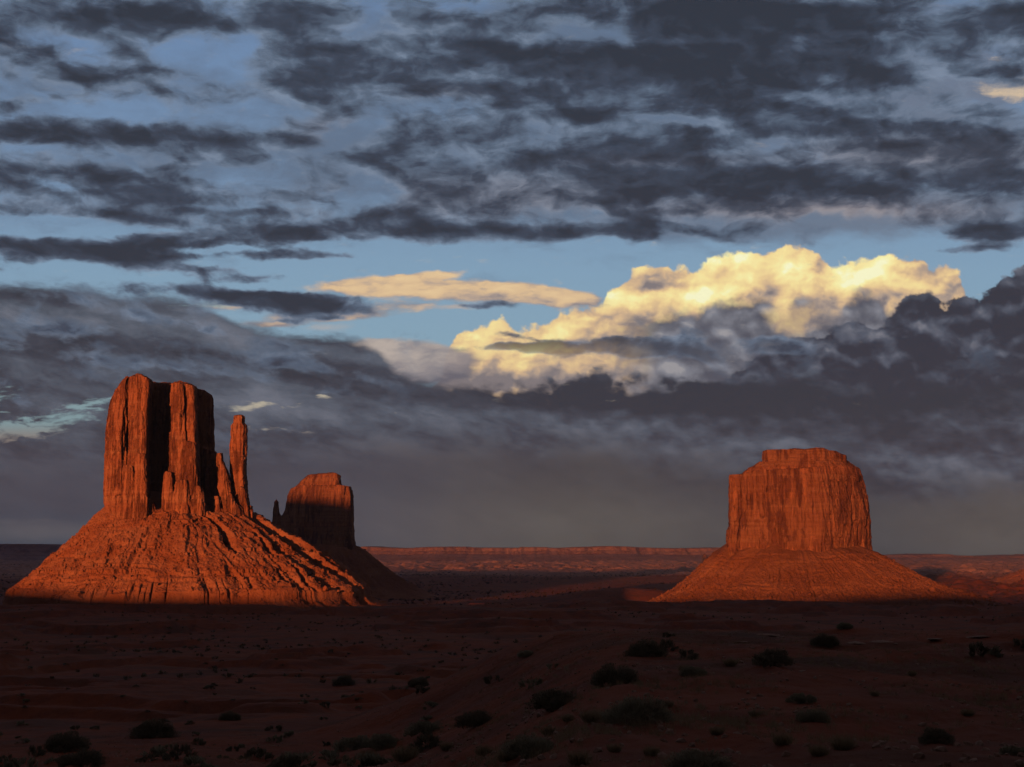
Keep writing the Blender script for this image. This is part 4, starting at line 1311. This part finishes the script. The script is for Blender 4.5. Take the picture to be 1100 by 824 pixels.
SP = [  # kind, px, foot py, width px, label
    ('dark', 597, 761, 52, 'tall dark round sagebrush, left of the pair of lower bushes beside it'),
    ('dark', 660, 736, 52, 'low wide dark bush just behind the largest dark bush'),
    ('sage', 685, 776, 72, 'largest broad dark bush on the sand ridge'),
    ('sage', 752, 829, 66, 'rounded grey green bush cut by the bottom edge, right of centre'),
    ('sage', 568, 812, 58, 'broad grey green bush at the bottom, left of a pale grass tuft'),
    ('dark', 694, 705, 42, 'dark bush at the far edge of the near rise'),
    ('sage', 862, 755, 30, 'small round bush alone on the bare sand, the upper of two'),
    ('sage', 873, 775, 34, 'small bush just below the lone round bush on bare sand'),
    ('dark', 1005, 797, 34, 'small dark bush alone on bare sand at the lower right'),
    ('sage', 457, 789, 40, 'grey bush left of the dark round bush, low centre'),
    ('dark', 511, 780, 40, 'dark round bush above the pale grass, low centre'),
    ('sage', 412, 803, 36, 'paler right one of two bushes touching at the lower left of centre'),
    ('sage', 382, 806, 44, 'left one of two pale bushes touching at the lower left of centre'),
    ('dark', 450, 738, 24, 'small dark bush on the crest of the sand ridge'),
    ('dark', 302, 826, 26, 'dark bush cut by the bottom edge, left of the two pale bushes'),
    ('dark', 87, 824, 44, 'dark bush cut by the bottom edge in the lower left corner'),
    ('dark', 72, 806, 44, 'wide dark bush above the one in the lower left corner'),
    ('dark', 165, 792, 44, 'wide dark bush on the left slope, right of a smaller bush'),
    ('sage', 565, 706, 20, 'tiny bush on the far crest left of the dark bush'),
    ('dark', 247, 774, 22, 'small dark bush on the slope left of the sand ridge'),
    ('dark', 370, 736, 24, 'small dark bush where the sand ridge meets the valley'),
    ('sage', 1090, 811, 26, 'small bush at the right edge near the bottom'),
    ('sage', 907, 676, 18, 'tiny bush on the skyline of the near rise'),
    ('dark', 830, 714, 40, 'low dark bush by the pale bedrock slabs'),
    ('sage', 745, 726, 28, 'small grey bush beside pale dry grass on the rise'),
    ('dark', 886, 694, 30, 'dark low bush between the pale bedrock slabs'),
]
for k, (kd, px, py, wp, lb) in enumerate(SP):
    plant(kd, px, py, wp, lb, 'shrub', None, k, 0.95 if kd == 'dark' else 0.85)
GT = [(622, 822, 50), (545, 818, 44), (636, 776, 46), (590, 790, 34), (435, 818, 52), (905, 806, 50), (840, 800, 40), (785, 716, 28), (735, 722, 24), (700, 812, 34), (770, 790, 30), (1040, 770, 24), (520, 812, 36), (660, 808, 30), (395, 818, 40), (480, 806, 30), (810, 770, 22), (940, 748, 20), (880, 812, 40), (980, 726, 18), (718, 760, 24), (610, 775, 26)]
for k, (px, py, wp) in enumerate(GT):
    plant('pale', px, py, wp, 'tuft of pale dry grass among the bushes on the near rise', 'grass tuft', 'dry grass tufts on the near rise', k, 0.9)

# smaller shrubs over the slope and valley floor: one low mesh for each of four kinds, copied
SM = []
for k in range(4):
    v, f = shrub_foliage(420, 900 + k, leaf=0.17, clumps=12)
    SM.append((v, f))
small = {}
n_small = 0
rs = np.random.default_rng(5)
tries = 0
while n_small < 110 and tries < 20000:
    tries += 1
    px, py = rs.uniform(-20, 1120), 665 + 165 * rs.uniform(0, 1) ** 0.9
    if px > 500 and rs.uniform() < 0.88:
        continue
    if px > 420 and py > 745 and rs.uniform() < 0.6:
        continue
    p = hit(px, py)
    rr_ = math.hypot(p[0], p[1])
    if rr_ > 800 or rr_ < 22:
        continue
    if fbm(np.array([p[0] / 30]), np.array([p[1] / 30]), seed=8, octv=2)[0] < rs.uniform(-0.5, 0.4):
        continue
    s_ = rs.uniform(0.35, 0.85) * (1 + rr_ / 500)
    k = n_small % 4
    if k not in small:
        o = mesh_np('desert_shrub', SM[k][0], SM[k][1], m_dark if k % 2 else m_sage, smooth=False)
        small[k] = o
    else:
        o = small[k].copy(); COL.objects.link(o)
    o.location = (p[0], p[1], p[2] - 0.03)
    o.rotation_euler = (0, 0, rs.uniform(0, 6.28))
    o.scale = (s_, s_, s_ * rs.uniform(0.7, 1.1))
    tag(o, 'small dark shrub dotted over the shaded slope and valley floor', 'shrub', 'small shrubs over the slope and valley')
    n_small += 1

# scrub too far or too plentiful to count, and dry grass
def field(name, label, cat, n, rmin, rmax, smin, smax, protos, mat, seed, thw=30, pw=1.6, dens=0.1, sc=60.0):
    r = np.random.default_rng(seed)
    rr_ = rmin * (rmax / rmin) ** (r.uniform(0, 1, n * 3) ** (1 / pw))
    th_ = np.radians(r.uniform(-thw, thw, n * 3))
    x_, y_ = rr_ * np.sin(th_), rr_ * np.cos(th_)
    w = fbm(x_ / sc, y_ / sc, seed=seed, octv=3) + r.uniform(-dens, dens, n * 3) * 4
    keep = np.argsort(-w)[:n]
    x_, y_, rr_ = x_[keep], y_[keep], rr_[keep]
    z_ = ground(x_, y_)
    cs, fs, off = [], [], 0
    for i in range(n):
        v, f = protos[i % len(protos)]
        s_ = r.uniform(smin, smax)
        q = rotz(v * s_, r.uniform(0, 6.28))
        q = q + np.array([x_[i], y_[i], z_[i]])
        cs.append(q); fs.append(f + off); off += len(q)
    o = mesh_np(name, np.vstack(cs), np.vstack(fs), mat, smooth=False)
    return tag(o, label, cat, kind='stuff')


tiny = [shrub_foliage(46, 950 + k, leaf=0.42, clumps=7) for k in range(4)]
field('scrub', 'sparse dark scrub covering the shaded valley floor', 'scrub', 3000, 330, 3300, 0.7, 1.9, tiny, m_dark, 21, dens=0.12, sc=120)
far_scrub = [shrub_foliage(16, 970 + k, leaf=0.6, clumps=5) for k in range(3)]
field('far_scrub', 'distant scrub on the far sunlit plain', 'scrub', 9000, 2700, 9500, 2.0, 5.0, far_scrub, m_far_scrub, 27, thw=27, dens=0.15, sc=500, pw=1.2)
gt = [tuft(34, 980 + k) for k in range(5)]
field('dry_grass', 'thin dry grass scattered on the near sand', 'grass', 5200, 9, 120, 0.16, 0.42, gt, m_dry, 23, thw=27, pw=1.1, dens=0.06, sc=6)
peb = [rock_shape(0, 990 + k) for k in range(5)]
field('gravel', 'small stones scattered on the near red sand', 'gravel', 5000, 9, 160, 0.03, 0.14, peb, m_slab, 25, thw=27, pw=1.1, dens=0.2, sc=10)

# ================================================================== haze
HX, HY0, HY1, HZ0, HZ1 = 14000.0, -4500.0, 14500.0, -400.0, 1100.0
v = [(x_, y_, z_) for x_ in (-HX, HX) for y_ in (HY0, HY1) for z_ in (HZ0, HZ1)]
f = [(0, 1, 3, 2), (4, 6, 7, 5), (0, 4, 5, 1), (2, 3, 7, 6), (0, 2, 6, 4), (1, 5, 7, 3)]
m_haze = bpy.data.materials.new('haze')
m_haze.use_nodes = True
t = m_haze.node_tree
for n in list(t.nodes):
    if n.type != 'OUTPUT_MATERIAL':
        t.nodes.remove(n)
pv = t.nodes.new('ShaderNodeVolumePrincipled')
pv.inputs['Color'].default_value = (0.42, 0.60, 1.0, 1)
pv.inputs['Density'].default_value = 1.9e-5
t.links.new(pv.outputs[0], t.nodes['Material Output'].inputs['Volume'])
haze = mesh_np('haze', np.array(v), np.array(f), m_haze, smooth=False)
tag(haze, kind='stuff', label='thin evening haze over the desert valley')
